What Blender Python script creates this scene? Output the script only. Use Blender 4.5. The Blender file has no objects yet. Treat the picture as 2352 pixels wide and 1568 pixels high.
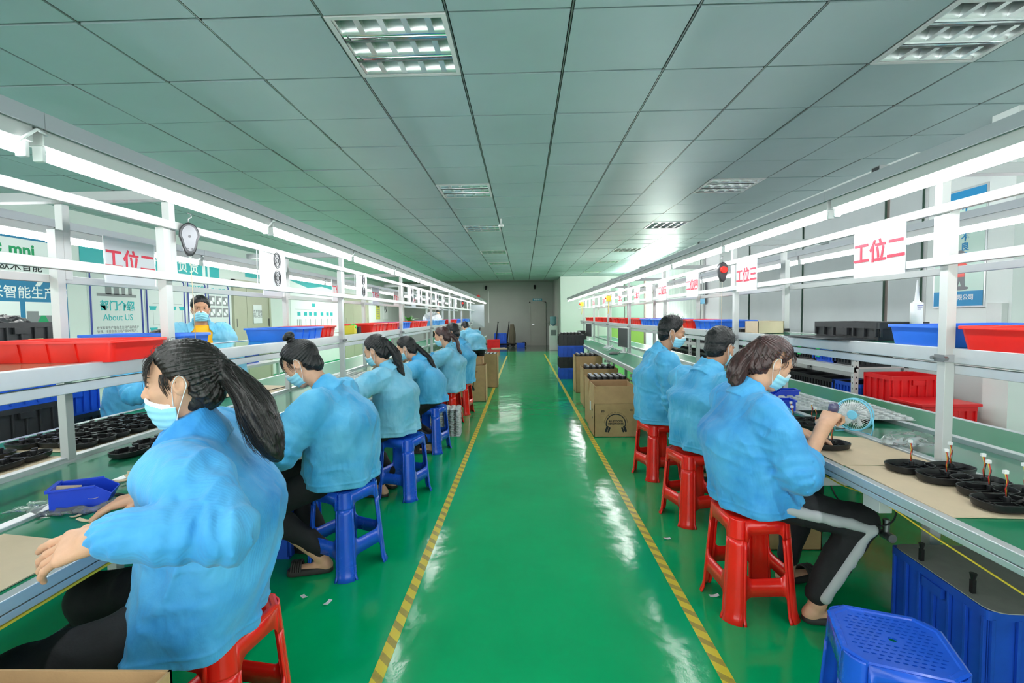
import bpy, bmesh, math, random
import numpy as np
from mathutils import Vector, Matrix, Euler
rnd = random.Random(7)
SC = bpy.context.scene
COL = SC.collection
PI = math.pi; rad = math.radians; rad = math.radians

# ------------------------------------------------------------------ camera
cam_d = bpy.data.cameras.new('camera'); cam = bpy.data.objects.new('camera', cam_d); COL.objects.link(cam)
cam_d.sensor_width = 36.0; cam_d.sensor_fit = 'HORIZONTAL'; cam_d.lens = 1115.2 * 36.0 / 2352.0
cam_d.clip_start = 0.02; cam_d.clip_end = 100
def set_camera():
    p, y, r = .0522, .0235, .0135
    f = Vector((-math.sin(y) * math.cos(p), math.cos(y) * math.cos(p), -math.sin(p)))
    rt = Vector((math.cos(y), math.sin(y), 0)); dn = f.cross(rt)
    r2 = math.cos(r) * rt + math.sin(r) * dn; d2 = -math.sin(r) * rt + math.cos(r) * dn
    m = Matrix((r2, -d2, -f)).transposed().to_4x4(); m.translation = (0, 0, 1.4)
    cam.matrix_world = m
set_camera(); SC.camera = cam

# ------------------------------------------------------------------ world, exposure
w = bpy.data.worlds.new('world'); SC.world = w; w.use_nodes = True
w.node_tree.nodes['Background'].inputs[0].default_value = (.93, 1, .98, 1)
w.node_tree.nodes['Background'].inputs[1].default_value = 1.7
SC.view_settings.view_transform = 'Standard'; SC.view_settings.look = 'None'
SC.view_settings.exposure = 1.02; SC.view_settings.gamma = 1.0
try: SC.view_settings.use_curve_mapping = False
except Exception: pass
SC.cycles.max_bounces = 7; SC.cycles.diffuse_bounces = 4; SC.cycles.glossy_bounces = 4
SC.cycles.transmission_bounces = 6; SC.cycles.transparent_max_bounces = 8
SC.cycles.sample_clamp_indirect = 6.0; SC.cycles.caustics_reflective = False; SC.cycles.caustics_refractive = False
SC.cycles.use_denoising = True
SC.cycles.use_adaptive_sampling = True; SC.cycles.adaptive_threshold = .03
TUBE_STRENGTH = 19.0
# open end behind camera lets world fill light in; daylight through far right glazing
def area(name, loc, rot, sx, sy, power, col=(1, 1, 1)):
    d = bpy.data.lights.new(name, 'AREA'); d.shape = 'RECTANGLE'; d.size = sx; d.size_y = sy; d.energy = power; d.color = col
    o = bpy.data.objects.new(name, d); COL.objects.link(o); o.location = loc; o.rotation_euler = rot; return o
area('window_daylight', (3.6, 14.2, 1.9), (0, PI / 2, 0), 1.6, 5.5, 150, (.95, 1, .9))
# added fill lights without fixtures: left side, far partition, recess
for y_, p_ in ((4.0, 27), (9.0, 32), (14.0, 44), (18.0, 55)): area('left_fill_light', (-4.4, y_, 2.6), (0, 0, 0), .3, 3.0, p_, (1, 1, .97))
area('far_fill_light', (2.6, 15.9, 2.55), (rad(35), 0, 0), 2.0, .3, 26, (1, 1, .95))  # added fill that brightens the far partition and ceiling
area('recess_fill_light', (-1.4, 20.6, 2.9), (0, 0, 0), 2.4, .4, 26, (1, 1, .95))  # added fill that lifts the dark recess

# ------------------------------------------------------------------ helpers
class MB:
    def __init__(s): s.v = []; s.f = []; s.m = []; s.cur = 0
    def add(s, vs, fs):
        n = len(s.v); s.v += [tuple(map(float, p)) for p in vs]
        for f in fs: s.f.append([n + i for i in f]); s.m.append(s.cur)
        return s
    def box(s, x0, x1, y0, y1, z0, z1):
        return s.add([(x0,y0,z0),(x1,y0,z0),(x1,y1,z0),(x0,y1,z0),(x0,y0,z1),(x1,y0,z1),(x1,y1,z1),(x0,y1,z1)],
              [(0,3,2,1),(4,5,6,7),(0,1,5,4),(1,2,6,5),(2,3,7,6),(3,0,4,7)])
    def cbox(s, c, d): return s.box(c[0]-d[0]/2, c[0]+d[0]/2, c[1]-d[1]/2, c[1]+d[1]/2, c[2]-d[2]/2, c[2]+d[2]/2)
    def quad(s, a, b, c, d): return s.add([a,b,c,d], [(0,1,2,3)])
    def loft(s, rings, cap0=True, cap1=True, close=True):
        n = len(rings[0]); vs = [p for r in rings for p in r]; fs = []
        for k in range(len(rings)-1):
            for i in range(n if close else n-1):
                j = (i+1) % n; fs.append((k*n+i, k*n+j, (k+1)*n+j, (k+1)*n+i))
        if cap0: fs.append(tuple(reversed(range(n))))
        if cap1: fs.append(tuple((len(rings)-1)*n+i for i in range(n)))
        return s.add(vs, fs)
    def tube(s, pts, r, n=8, caps=True):
        pts = [Vector(p) for p in pts]; R = r if isinstance(r, (list, tuple)) else [r]*len(pts)
        rings = []; up = None
        for i, p in enumerate(pts):
            t = (pts[min(i+1, len(pts)-1)] - pts[max(i-1, 0)]).normalized()
            if up is None:
                up = t.orthogonal().normalized()
            else:
                up = (up - t*up.dot(t)); up = up.normalized() if up.length > 1e-6 else t.orthogonal().normalized()
            b = t.cross(up)
            rings.append([p + (up*math.cos(2*PI*k/n) + b*math.sin(2*PI*k/n))*R[i] for k in range(n)])
        return s.loft(rings, caps, caps)
    def cyl(s, c, r, h, n=20, axis=2, r2=None):
        c = Vector(c); a = Vector([(1,0,0),(0,1,0),(0,0,1)][axis]); r2 = r if r2 is None else r2
        return s.tube([c, c+a*h], [r, r2], n)
    def lathe(s, prof, n=24, c=(0,0,0), cap0=False, cap1=False):
        rings = [[(c[0]+r*math.cos(2*PI*k/n), c[1]+r*math.sin(2*PI*k/n), c[2]+z) for k in range(n)] for r, z in prof]
        return s.loft(rings, cap0, cap1)
    def prism(s, poly, z0, z1):
        return s.loft([[(x,y,z0) for x,y in poly], [(x,y,z1) for x,y in poly]])
    def ext(s, poly, axis, a, b):
        def P(u, v, t): return {0:(t,u,v), 1:(u,t,v), 2:(u,v,t)}[axis]
        return s.loft([[P(u,v,a) for u,v in poly], [P(u,v,b) for u,v in poly]])
    def merge(s, o, M=None):
        vs = o.v if M is None else [tuple(M @ Vector(p)) for p in o.v]
        n = len(s.v); s.v += vs
        for f, m in zip(o.f, o.m): s.f.append([n+i for i in f]); s.m.append(m)
        return s
    def mesh(s, name, mats=(), smooth=False):
        me = bpy.data.meshes.new(name); me.from_pydata(s.v, [], s.f)
        for m in (mats if isinstance(mats, (list, tuple)) else [mats]): me.materials.append(m)
        if any(s.m): me.polygons.foreach_set('material_index', s.m)
        bm = bmesh.new(); bm.from_mesh(me); bmesh.ops.recalc_face_normals(bm, faces=bm.faces); bm.to_mesh(me); bm.free()
        if smooth is True: me.polygons.foreach_set('use_smooth', [True]*len(me.polygons))
        elif smooth:
            me.polygons.foreach_set('use_smooth', [True]*len(me.polygons)); me.set_sharp_from_angle(angle=math.radians(smooth))
        me.update(); return me
def rrect(w, d, r, n=4, cx=0, cy=0):
    pts = []
    for k, (sx, sy) in enumerate(((1,1),(-1,1),(-1,-1),(1,-1))):
        for i in range(n+1):
            a = PI/2*(k + i/n); pts.append((cx+sx*(w/2-r)+r*math.cos(a), cy+sy*(d/2-r)+r*math.sin(a)))
    return pts
def tagp(o, label=None, cat=None, group=None, kind=None):
    if label: o['label'] = label
    if cat: o['category'] = cat
    if group: o['group'] = group
    if kind: o['kind'] = kind
    return o
def thing(name, label, cat, loc=(0,0,0), rz=0, group=None):
    o = bpy.data.objects.new(name, None); o.empty_display_size = .1; COL.objects.link(o)
    o.location = loc; o.rotation_euler = (0,0,rz) if not isinstance(rz, (tuple, list)) else rz
    return tagp(o, label, cat, group)
def obj(name, me, mats=None, parent=None, smooth=False, bevel=0, loc=None, label=None, segs=2):
    if isinstance(me, MB): me = me.mesh(name, mats, smooth)
    o = bpy.data.objects.new(name, me); COL.objects.link(o)
    if parent: o.parent = parent
    if loc is not None: o.location = loc
    if bevel:
        b = o.modifiers.new('bevel', 'BEVEL'); b.width = bevel; b.segments = segs; b.limit_method = 'ANGLE'; b.angle_limit = math.radians(40); b.harden_normals = True
        me.polygons.foreach_set('use_smooth', [True]*len(me.polygons))
    if label: o['label'] = label
    return o
def solo(name, me, mats, label, cat, loc=(0,0,0), rz=0, group=None, smooth=False, bevel=0):
    o = obj(name, me, mats, None, smooth, bevel); o.location = loc
    o.rotation_euler = (0,0,rz) if not isinstance(rz, (tuple, list)) else rz
    return tagp(o, label, cat, group)
def struct(name, me, mats, label=None, smooth=False, bevel=0):
    o = obj(name, me, mats, None, smooth, bevel); o['kind'] = 'structure'
    if label: o['label'] = label
    return o
def dup(root, loc=None, rz=None, label=None, group=None, swap=None):
    def cp(o, par):
        c = o.copy(); COL.objects.link(c)
        if par: c.parent = par
        if swap and c.type == 'MESH':
            ms = [m for m in c.data.materials]
            if any(m in swap for m in ms):
                key = (c.data.name, tuple(swap[m].name for m in ms if m in swap))
                if key not in _swapped:
                    d = c.data.copy()
                    for i, m in enumerate(ms):
                        if m in swap: d.materials[i] = swap[m]
                    _swapped[key] = d
                c.data = _swapped[key]
        for ch in kids.get(o.name, ()): cp(ch, c)
        return c
    kids = {}
    for q in list(root.children_recursive): kids.setdefault(q.parent.name, []).append(q)
    r = cp(root, None)
    if loc is not None: r.location = loc
    if rz is not None: r.rotation_euler = (0,0,rz) if not isinstance(rz, (tuple, list)) else rz
    if label: r['label'] = label
    if group: r['group'] = group
    return r
_swapped = {}
ORD = 'first second third fourth fifth sixth seventh eighth ninth tenth eleventh twelfth thirteenth fourteenth fifteenth sixteenth seventeenth eighteenth nineteenth twentieth'.split()

# ------------------------------------------------------------------ materials
def mat(name, col, rough=.5, metal=0, crease=0, spec=.5, coat=0, vary=0, vscale=6, bump=0, bscale=60, col2=None, trans=0, alpha=1, emit=0, sub=0, sheen=0, stretch=None, wave=0, wscale=0, rvary=0, ior=1.45):
    m = bpy.data.materials.new(name); m.use_nodes = True; nt = m.node_tree; N, L = nt.nodes, nt.links
    b = N['Principled BSDF']; c4 = (*col, 1)
    b.inputs['Base Color'].default_value = c4; b.inputs['Roughness'].default_value = rough; b.inputs['Metallic'].default_value = metal
    b.inputs['Specular IOR Level'].default_value = spec; b.inputs['Coat Weight'].default_value = coat; b.inputs['Coat Roughness'].default_value = .08
    b.inputs['Transmission Weight'].default_value = trans; b.inputs['Alpha'].default_value = alpha; b.inputs['IOR'].default_value = ior
    if sub:
        b.inputs['Subsurface Weight'].default_value = sub; b.inputs['Subsurface Radius'].default_value = (.012, .005, .003); b.inputs['Subsurface Scale'].default_value = 1.0
    if sheen: b.inputs['Sheen Weight'].default_value = sheen
    if emit: b.inputs['Emission Color'].default_value = c4; b.inputs['Emission Strength'].default_value = emit
    tc = N.new('ShaderNodeTexCoord'); src = tc.outputs['Object']
    if stretch:
        mp = N.new('ShaderNodeMapping'); mp.inputs['Scale'].default_value = stretch; L.new(src, mp.inputs[0]); src = mp.outputs[0]
    if vary or col2 or rvary:
        n = N.new('ShaderNodeTexNoise'); n.inputs['Scale'].default_value = vscale; n.inputs['Detail'].default_value = 6; n.inputs['Roughness'].default_value = .6; L.new(src, n.inputs['Vector'])
    if vary or col2:
        r = N.new('ShaderNodeValToRGB'); r.color_ramp.elements[0].position = .32; r.color_ramp.elements[1].position = .68
        a = tuple(max(0, x*(1-vary)) for x in col); e = col2 or tuple(min(1, x*(1+vary)) for x in col)
        r.color_ramp.elements[0].color = (*a, 1); r.color_ramp.elements[1].color = (*e, 1)
        L.new(n.outputs['Fac'], r.inputs[0]); L.new(r.outputs[0], b.inputs['Base Color'])
    if rvary:
        mr = N.new('ShaderNodeMapRange'); mr.inputs[3].default_value = max(.01, rough-rvary); mr.inputs[4].default_value = rough+rvary
        L.new(n.outputs['Fac'], mr.inputs[0]); L.new(mr.outputs[0], b.inputs['Roughness'])
    h = None
    if bump:
        n2 = N.new('ShaderNodeTexNoise'); n2.inputs['Scale'].default_value = bscale; n2.inputs['Detail'].default_value = 5; L.new(src, n2.inputs['Vector']); h = n2.outputs['Fac']
    if wave:
        wv = N.new('ShaderNodeTexWave'); wv.inputs['Scale'].default_value = wscale; wv.bands_direction = 'Y'; wv.inputs['Distortion'].default_value = .6; L.new(src, wv.inputs['Vector'])
        if h is None: h = wv.outputs['Fac']; bump = wave
        else:
            mx = N.new('ShaderNodeMath'); mx.operation = 'MULTIPLY_ADD'; L.new(wv.outputs['Fac'], mx.inputs[0]); mx.inputs[1].default_value = wave/bump; L.new(h, mx.inputs[2]); h = mx.outputs[0]
    if crease:
        n3 = N.new('ShaderNodeTexNoise'); n3.inputs['Scale'].default_value = 7.5; n3.inputs['Detail'].default_value = 4; n3.inputs['Roughness'].default_value = .45; n3.inputs['Distortion'].default_value = 1.2
        mp3 = N.new('ShaderNodeMapping'); mp3.inputs['Scale'].default_value = (1.2,1.2,.55); mp3.inputs['Rotation'].default_value = (.3,.2,0); L.new(tc.outputs['Object'], mp3.inputs[0]); L.new(mp3.outputs[0], n3.inputs['Vector'])
        s3 = N.new('ShaderNodeMath'); s3.operation = 'SUBTRACT'; L.new(n3.outputs['Fac'], s3.inputs[0]); s3.inputs[1].default_value = .5
        a3 = N.new('ShaderNodeMath'); a3.operation = 'ABSOLUTE'; L.new(s3.outputs[0], a3.inputs[0])
        p3 = N.new('ShaderNodeMath'); p3.operation = 'MULTIPLY_ADD'; L.new(a3.outputs[0], p3.inputs[0]); p3.inputs[1].default_value = -crease*4/bump
        L.new(h, p3.inputs[2]); h = p3.outputs[0]
    if h is not None:
        bp = N.new('ShaderNodeBump'); bp.inputs['Strength'].default_value = bump; bp.inputs['Distance'].default_value = .01; L.new(h, bp.inputs['Height']); L.new(bp.outputs[0], b.inputs['Normal'])
    return m
def srgb(r, g, b): return tuple(((x/255)/12.92 if x/255 <= .04045 else ((x/255+.055)/1.055)**2.4) for x in (r, g, b))
M = {}
M['white_metal'] = mat('white_metal', (.56,.57,.565), .32, spec=.5, vary=.03, vscale=3)
M['alu'] = mat('alu', (.72,.73,.75), .34, metal=.55, vary=.04, vscale=8)
M['grey_metal'] = mat('grey_metal', (.42,.44,.47), .4, metal=.3)
M['dark_metal'] = mat('dark_metal', (.06,.06,.065), .4, metal=.5)
M['steel'] = mat('steel', (.35,.35,.36), .35, metal=.9)
M['green_mat'] = mat('green_mat', (.006,.20,.095), .30, spec=.25, coat=.05, vary=.08, vscale=2)
M['belt'] = mat('belt', (.012,.20,.10), .14, spec=.35, coat=.2, vary=.12, vscale=2)
M['shelf_mat'] = mat('shelf_mat', (.03,.32,.19), .08, spec=.4, coat=.35, vary=.06, vscale=2)
M['tube'] = mat('tube', (.97,1,1), .3, emit=TUBE_STRENGTH)
M['white_plastic'] = mat('white_plastic', (.85,.85,.85), .35)
M['black_plastic'] = mat('black_plastic', (.012,.012,.013), .35, bump=.05, bscale=200)
M['black_soft'] = mat('black_soft', (.016,.016,.018), .55)
M['crate_black'] = mat('crate_black', (.022,.023,.026), .38, vary=.2, vscale=9)
M['crate_blue'] = mat('crate_blue', (.016,.095,.60), .38, vary=.12, vscale=7)
M['tray_blue'] = mat('tray_blue', (.03,.17,.78), .3, vary=.06, vscale=5)
M['tray_red'] = mat('tray_red', (.85,.02,.012), .28, vary=.05, vscale=5)
M['crate_red'] = mat('crate_red', (.72,.012,.016), .35, vary=.08, vscale=5)
M['bin_blue'] = mat('bin_blue', (.012,.06,.62), .28)
M['stool_red'] = mat('stool_red', (.90,.016,.010), .2, coat=.25, vary=.06, vscale=7, rvary=.06)
M['stool_blue'] = mat('stool_blue', (.014,.10,.66), .26, coat=.2, vary=.08, vscale=9, rvary=.07)
M['card'] = mat('card', (.50,.305,.15), .75, vary=.08, vscale=10, bump=.08, bscale=120)
M['card_dark'] = mat('card_dark', (.3,.17,.075), .8, vary=.1, vscale=10)
M['kraft'] = mat('kraft', (.66,.52,.36), .75, vary=.05, vscale=6, bump=.04, bscale=200)
M['grey_board'] = mat('grey_board', (.36,.345,.32), .8, vary=.06, vscale=20)
M['paper'] = mat('paper', (.74,.74,.77), .55)
M['arm_grey'] = mat('arm_grey', (.33,.35,.35), .5)
M['ink'] = mat('ink', (.02,.02,.025), .6)
M['ink_grey'] = mat('ink_grey', (.25,.25,.27), .6)
M['ink_red'] = mat('ink_red', (.8,.03,.07), .5)
M['ink_teal'] = mat('ink_teal', (.02,.42,.45), .5)
M['ink_blue'] = mat('ink_blue', (.02,.27,.55), .5)
M['ink_green'] = mat('ink_green', (.0,.32,.12), .5)
M['ink_navy'] = mat('ink_navy', (.05,.07,.35), .5)
M['ink_white'] = mat('ink_white', (.85,.87,.88), .5)
M['yellow'] = mat('yellow', (.8,.6,.05), .5)
M['tag_green'] = mat('tag_green', (.03,.75,.16), .5)
M['wall'] = mat('wall', (.70,.735,.72), .6, vary=.03, vscale=.8)
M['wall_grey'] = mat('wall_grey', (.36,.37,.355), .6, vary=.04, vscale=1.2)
M['door_beige'] = mat('door_beige', (.42,.41,.31), .35, vary=.04, vscale=2)
M['door_grey'] = mat('door_grey', (.33,.33,.30), .3, vary=.04, vscale=2)
M['blind'] = mat('blind', (.45,.49,.49), .75, vary=.05, vscale=1.5, wave=.03, wscale=30)
M['frame_brown'] = mat('frame_brown', (.2,.17,.15), .4)
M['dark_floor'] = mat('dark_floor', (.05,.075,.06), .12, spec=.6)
M['lime'] = mat('lime', (.42,.72,.12), .5)
M['glass_green'] = mat('glass_green', (.5,.75,.62), .15, spec=.6)
M['leaf'] = mat('leaf', (.06,.28,.03), .45, vary=.3, vscale=20)
M['plastic_clear'] = mat('plastic_clear', (.92,.95,.95), .08, trans=.85, spec=.6, ior=1.2)
M['chrome'] = mat('chrome', (.82,.85,.86), .06, metal=1)
# ceiling tile : teal-grey lacquered aluminium
M['tile'] = mat('tile', (.345,.445,.455), .46, metal=.25, vary=.06, vscale=.7, bump=.02, bscale=300)
M['tile_bar'] = mat('tile_bar', (.16,.19,.18), .35, metal=.5)
M['satin'] = mat('satin', (.8,.82,.82), .28, metal=.85)
M['void'] = mat('void', (.01,.012,.012), .9)
def floor_mat():
    m = mat('floor_epoxy', (.0,.41,.135), .125, spec=.32, coat=.10, vary=.10, vscale=1.1, rvary=.06)
    nt = m.node_tree; N, L = nt.nodes, nt.links; b = N['Principled BSDF']
    tc = N.new('ShaderNodeTexCoord')
    n1 = N.new('ShaderNodeTexNoise'); n1.inputs['Scale'].default_value = 3.2; n1.inputs['Detail'].default_value = 3; L.new(tc.outputs['Object'], n1.inputs['Vector'])
    n2 = N.new('ShaderNodeTexNoise'); n2.inputs['Scale'].default_value = 90; n2.inputs['Detail'].default_value = 4; L.new(tc.outputs['Object'], n2.inputs['Vector'])
    a = N.new('ShaderNodeMath'); a.operation = 'MULTIPLY_ADD'; L.new(n2.outputs['Fac'], a.inputs[0]); a.inputs[1].default_value = .04; L.new(n1.outputs['Fac'], a.inputs[2])
    bp = N.new('ShaderNodeBump'); bp.inputs['Strength'].default_value = .20; bp.inputs['Distance'].default_value = .03; L.new(a.outputs[0], bp.inputs['Height'])
    L.new(bp.outputs[0], b.inputs['Normal']); L.new(bp.outputs[0], b.inputs['Coat Normal']); b.inputs['Coat Roughness'].default_value = .09
    return m
M['floor'] = floor_mat()
def tape_mat():
    m = mat('tape_stripes', (.8,.62,.06), .35); nt = m.node_tree; N, L = nt.nodes, nt.links; b = N['Principled BSDF']
    tc = N.new('ShaderNodeTexCoord'); sp = N.new('ShaderNodeSeparateXYZ'); L.new(tc.outputs['Object'], sp.inputs[0])
    s = N.new('ShaderNodeMath'); s.operation = 'MULTIPLY_ADD'; L.new(sp.outputs[0], s.inputs[0]); s.inputs[1].default_value = 1.0; L.new(sp.outputs[1], s.inputs[2])
    d = N.new('ShaderNodeMath'); d.operation = 'DIVIDE'; L.new(s.outputs[0], d.inputs[0]); d.inputs[1].default_value = .105
    f = N.new('ShaderNodeMath'); f.operation = 'FRACT'; L.new(d.outputs[0], f.inputs[0])
    g = N.new('ShaderNodeMath'); g.operation = 'LESS_THAN'; L.new(f.outputs[0], g.inputs[0]); g.inputs[1].default_value = .42
    n = N.new('ShaderNodeTexNoise'); n.inputs['Scale'].default_value = 40; L.new(tc.outputs['Object'], n.inputs['Vector'])
    r = N.new('ShaderNodeValToRGB'); r.color_ramp.elements[0].color = (.34,.26,.04,1); r.color_ramp.elements[1].color = (.56,.42,.07,1); L.new(n.outputs['Fac'], r.inputs[0])
    mx = N.new('ShaderNodeMix'); mx.data_type = 'RGBA'; L.new(g.outputs[0], mx.inputs[0]); mx.inputs[6].default_value = (.82,.63,.05,1); L.new(r.outputs[0], mx.inputs[7]); L.new(mx.outputs[2], b.inputs['Base Color'])
    return m
M['tape'] = tape_mat()

def text_mb(s, size, M4, bold=0.0, ext=.0006, align='CENTER', spacing=1.0, lines=1.0):
    """lettering as a mesh: the text lies in the local XY plane, M4 puts it in place"""
    c = bpy.data.curves.new('lettering', 'FONT'); c.body = s; c.size = size; c.align_x = align; c.align_y = 'CENTER'
    c.extrude = ext; c.offset = bold; c.space_character = spacing; c.space_line = lines; c.resolution_u = 3
    o = bpy.data.objects.new('lettering', c); COL.objects.link(o)
    bpy.context.view_layer.update(); dg = bpy.context.evaluated_depsgraph_get(); me = bpy.data.meshes.new_from_object(o.evaluated_get(dg))
    mb = MB(); mb.add([M4 @ v.co for v in me.vertices], [tuple(p.vertices) for p in me.polygons])
    bpy.data.objects.remove(o); bpy.data.meshes.remove(me); bpy.data.curves.remove(c)
    return mb
def face_to(nx, loc):
    """matrix for lettering on a vertical plane; nx: '+x','-x','-y','+y' = the way it faces"""
    cols = {'+x': ((0,1,0),(0,0,1),(1,0,0)), '-x': ((0,-1,0),(0,0,1),(-1,0,0)), '-y': ((1,0,0),(0,0,1),(0,-1,0)), '+y': ((-1,0,0),(0,0,1),(0,1,0))}[nx]
    m = Matrix(cols).transposed().to_4x4(); m.translation = loc; return m
# ================================================================== the setting
XL, XR, YB, YF, ZC = -5.85, 3.75, -2.5, 22.95, 2.85
GX, GY = -.948, 2.389        # ceiling grid origin
struct('floor', MB().box(XL-.2, XR+2, YB, 19.12, -.1, 0), M['floor'], 'glossy green epoxy factory floor')
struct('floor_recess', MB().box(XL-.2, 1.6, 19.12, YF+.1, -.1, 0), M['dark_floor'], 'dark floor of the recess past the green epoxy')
# ceiling of 0.6 m metal tiles on a bar grid
LIGHTS = [(0,0),(5,0),(0,5),(5,5),(0,9),(5,9),(0,14),(5,14),(0,18),(5,18),(0,23),(5,23)]
def ceiling():
    mb = MB(); r = random.Random(3)
    for i in range(-9, 9):
        for j in range(-9, 30):
            x0, y0 = GX+.6*i, GY+.6*j
            if x0 > XR or y0 > 19.6: continue
            if (i, j) in LIGHTS: continue
            g = .0085; a = r.uniform(-1,1)*.0018; b = r.uniform(-1,1)*.0022; z = ZC + r.uniform(0,.004)
            c = [(x0+g,y0+g), (x0+.6-g,y0+g), (x0+.6-g,y0+.6-g), (x0+g,y0+.6-g)]
            zz = [z+a+b, z-a+b, z-a-b, z+a-b]
            lo = [(p[0],p[1],q) for p, q in zip(c, zz)]; hi = [(p[0],p[1],ZC+.03) for p in c]
            mb.loft([lo, hi])
    o = struct('ceiling', mb, M['tile'], 'teal grey metal tile ceiling')
    v = MB().box(XL-.2, XR+2, YB, YF+.1, ZC+.2, ZC+.25)
    c = obj('ceiling_slab', v, M['void'], o)
    bars = MB()
    for i in range(-9, 10): bars.box(GX+.6*i-.0035, GX+.6*i+.0035, YB, 19.6, ZC+.002, ZC+.02)
    obj('grid_bars', bars, M['tile_bar'], o)
ceiling()
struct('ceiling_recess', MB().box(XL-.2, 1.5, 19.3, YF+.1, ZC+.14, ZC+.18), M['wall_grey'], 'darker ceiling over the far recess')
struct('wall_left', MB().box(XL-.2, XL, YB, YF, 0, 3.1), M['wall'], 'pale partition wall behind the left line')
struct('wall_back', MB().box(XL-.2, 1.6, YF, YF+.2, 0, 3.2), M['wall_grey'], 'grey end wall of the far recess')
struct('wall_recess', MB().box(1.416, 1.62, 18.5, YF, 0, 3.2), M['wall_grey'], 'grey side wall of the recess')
struct('wall_far', MB().box(1.416, XR+2, 18.3, 18.5, 0, 3.2), M['wall'], 'white partition wall at the far end of the right line')
# right wall : solid near part, glazing with roller blinds, far part
struct('wall_right', MB().box(XR, XR+.2, YB, 4.62, 0, 3.1).box(XR, XR+.2, 4.62, 9.5, 0, 1.0).box(XR, XR+.2, 4.62, 9.5, 2.75, 3.1).box(XR, XR+.2, 10.3, 11.4, 0, 3.1).box(XR, XR+.2, 17, 18.4, 0, 3.1).box(XR, XR+.2, 11.4, 17, 2.6, 3.1), M['wall'], 'white wall with windows behind the right line')
struct('trim_1', MB().box(3.55, XR, 3.62, 3.82, 0, ZC), M['wall'], 'white corner pier beside the poster')
struct('trim_2', MB().box(XR-.12, XR-.002, 4.62, 18.3, 2.62, ZC+.01), M['wall'], 'white beam under the ceiling')
for k, (y0, y1) in enumerate(((4.66,5.05),(5.13,6.53),(6.6,8.05),(8.13,9.3))):
    w_ = struct('window_%d' % (k+1), MB().box(XR-.005, XR+.03, y0-.04, y0, 1.0, 2.75).box(XR-.005, XR+.03, y1, y1+.04, 1.0, 2.75).box(XR-.03, XR+.03, y0-.04, y1+.04, 1.0, 1.04), M['white_metal'] if k != 1 else M['frame_brown'])
    obj('roller_blind', MB().box(XR-.03, XR-.026, y0, y1, 1.06, 2.78).box(XR-.036, XR-.02, y0, y1, 1.045, 1.065), M['blind'], w_)
    obj('pane', MB().box(XR+.05, XR+.055, y0, y1, 1.0, 2.75), M['glass_green'], w_)
w5 = struct('window_5', MB().box(XR, XR+.04, 9.34, 9.40, 1.0, 2.75).box(XR, XR+.04, 10.24, 10.3, 1.0, 2.75), M['white_metal'])
obj('pane', MB().box(XR+.05, XR+.055, 9.4, 10.3, 0, 2.75), M['paper'], w5)
# pale curtain folds and partitions further down the right side
cu = MB()
pr = [(XR-.02+.03*math.sin(i*1.15), 10.35+i*.04) for i in range(56)]
cu.loft([[(x,y,.6) for x,y in pr], [(x,y,2.7) for x,y in pr]], False, False, close=False)
struct('window_6', cu, mat('curtain', (.62,.70,.66), .8), 'pleated pale curtain over a window', smooth=True)
g_ = struct('window_7', MB().box(3.2, 3.24, 12.9, 17.9, .1, .2).box(3.2, 3.24, 12.9, 12.98, .1, 2.6).box(3.2, 3.24, 15.4, 15.46, .1, 2.6), M['frame_brown'], 'glazed office partition with a lime green lower band')
obj('pane', MB().box(3.21, 3.23, 12.98, 17.9, 1.0, 2.6), M['glass_green'], g_)
obj('lower_panel', MB().box(3.205, 3.235, 12.98, 17.9, .2, 1.0), M['lime'], g_)

# doors
def door(n, x0, x1, y, face, h, m, leaf2=False, label=None):
    pass
d1 = struct('door_1', MB().box(.34, 1.03, YF-.03, YF-.001, 0, 2.02).box(.30,.35,YF-.05,YF-.001,0,2.06).box(1.02,1.07,YF-.05,YF-.001,0,2.06).box(.30,1.07,YF-.05,YF-.001,2.01,2.06), M['door_grey'], 'grey metal door in the end wall')
obj('door_handle', MB().tube([(.41,YF-.03,.98),(.41,YF-.09,.98),(.52,YF-.09,.98)], .012, 8), M['chrome'], d1)
def left_door(n, y0, y1, h, label):
    d = struct('door_%d' % n, MB().box(XL+.001, XL+.05, y0-.07, y0, 0, h+.07).box(XL+.001, XL+.05, y1, y1+.07, 0, h+.07).box(XL+.001, XL+.05, y0-.07, y1+.07, h, h+.07), M['door_beige'], label)
    ym = y0+(y1-y0)*.32
    obj('door_leaf', MB().box(XL+.004, XL+.035, y0, ym-.006, .01, h), M['door_beige'], d, bevel=.004)
    obj('door_leaf', MB().box(XL+.004, XL+.035, ym+.006, y1, .01, h), M['door_beige'], d, bevel=.004)
    obj('door_seam', MB().box(XL+.002, XL+.02, ym-.006, ym+.006, .01, h), M['ink'], d)
    obj('door_handle', MB().tube([(XL+.03,ym+.06,.98),(XL+.09,ym+.06,.98),(XL+.09,ym+.17,.98)], .012, 8), M['chrome'], d)
    obj('door_hinge', MB().box(XL+.03,XL+.045,y0-.02,y0+.03,1.25,1.42).box(XL+.03,XL+.045,y1-.03,y1+.02,1.25,1.42), M['dark_metal'], d)
    return d
left_door(2, 9.72, 11.0, 2.15, 'beige double door left of the organisation chart')
left_door(3, 15.8, 18.1, 2.15, 'beige double door right of the organisation chart')
struct('baseboard_left', MB().box(XL, XL+.015, 11.1, 15.7, 0, .12).box(XL, XL+.015, YB, 9.6, 0, .12), M['ink_green'], 'green painted skirting along the left wall')
# floor tape
for k, (x, y1, lab) in enumerate(((-.585, 17.1, 'yellow and black hazard tape line on the floor beside the left stools'), (.765, 17.7, 'yellow and black hazard tape line on the floor beside the right stools'))):
    solo('floor_tape', MB().box(-.025, .025, -1.5, y1, 0, .0012), M['tape'], lab, 'floor tape', (x,0,0), group='hazard tape lines along the aisle')

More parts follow.
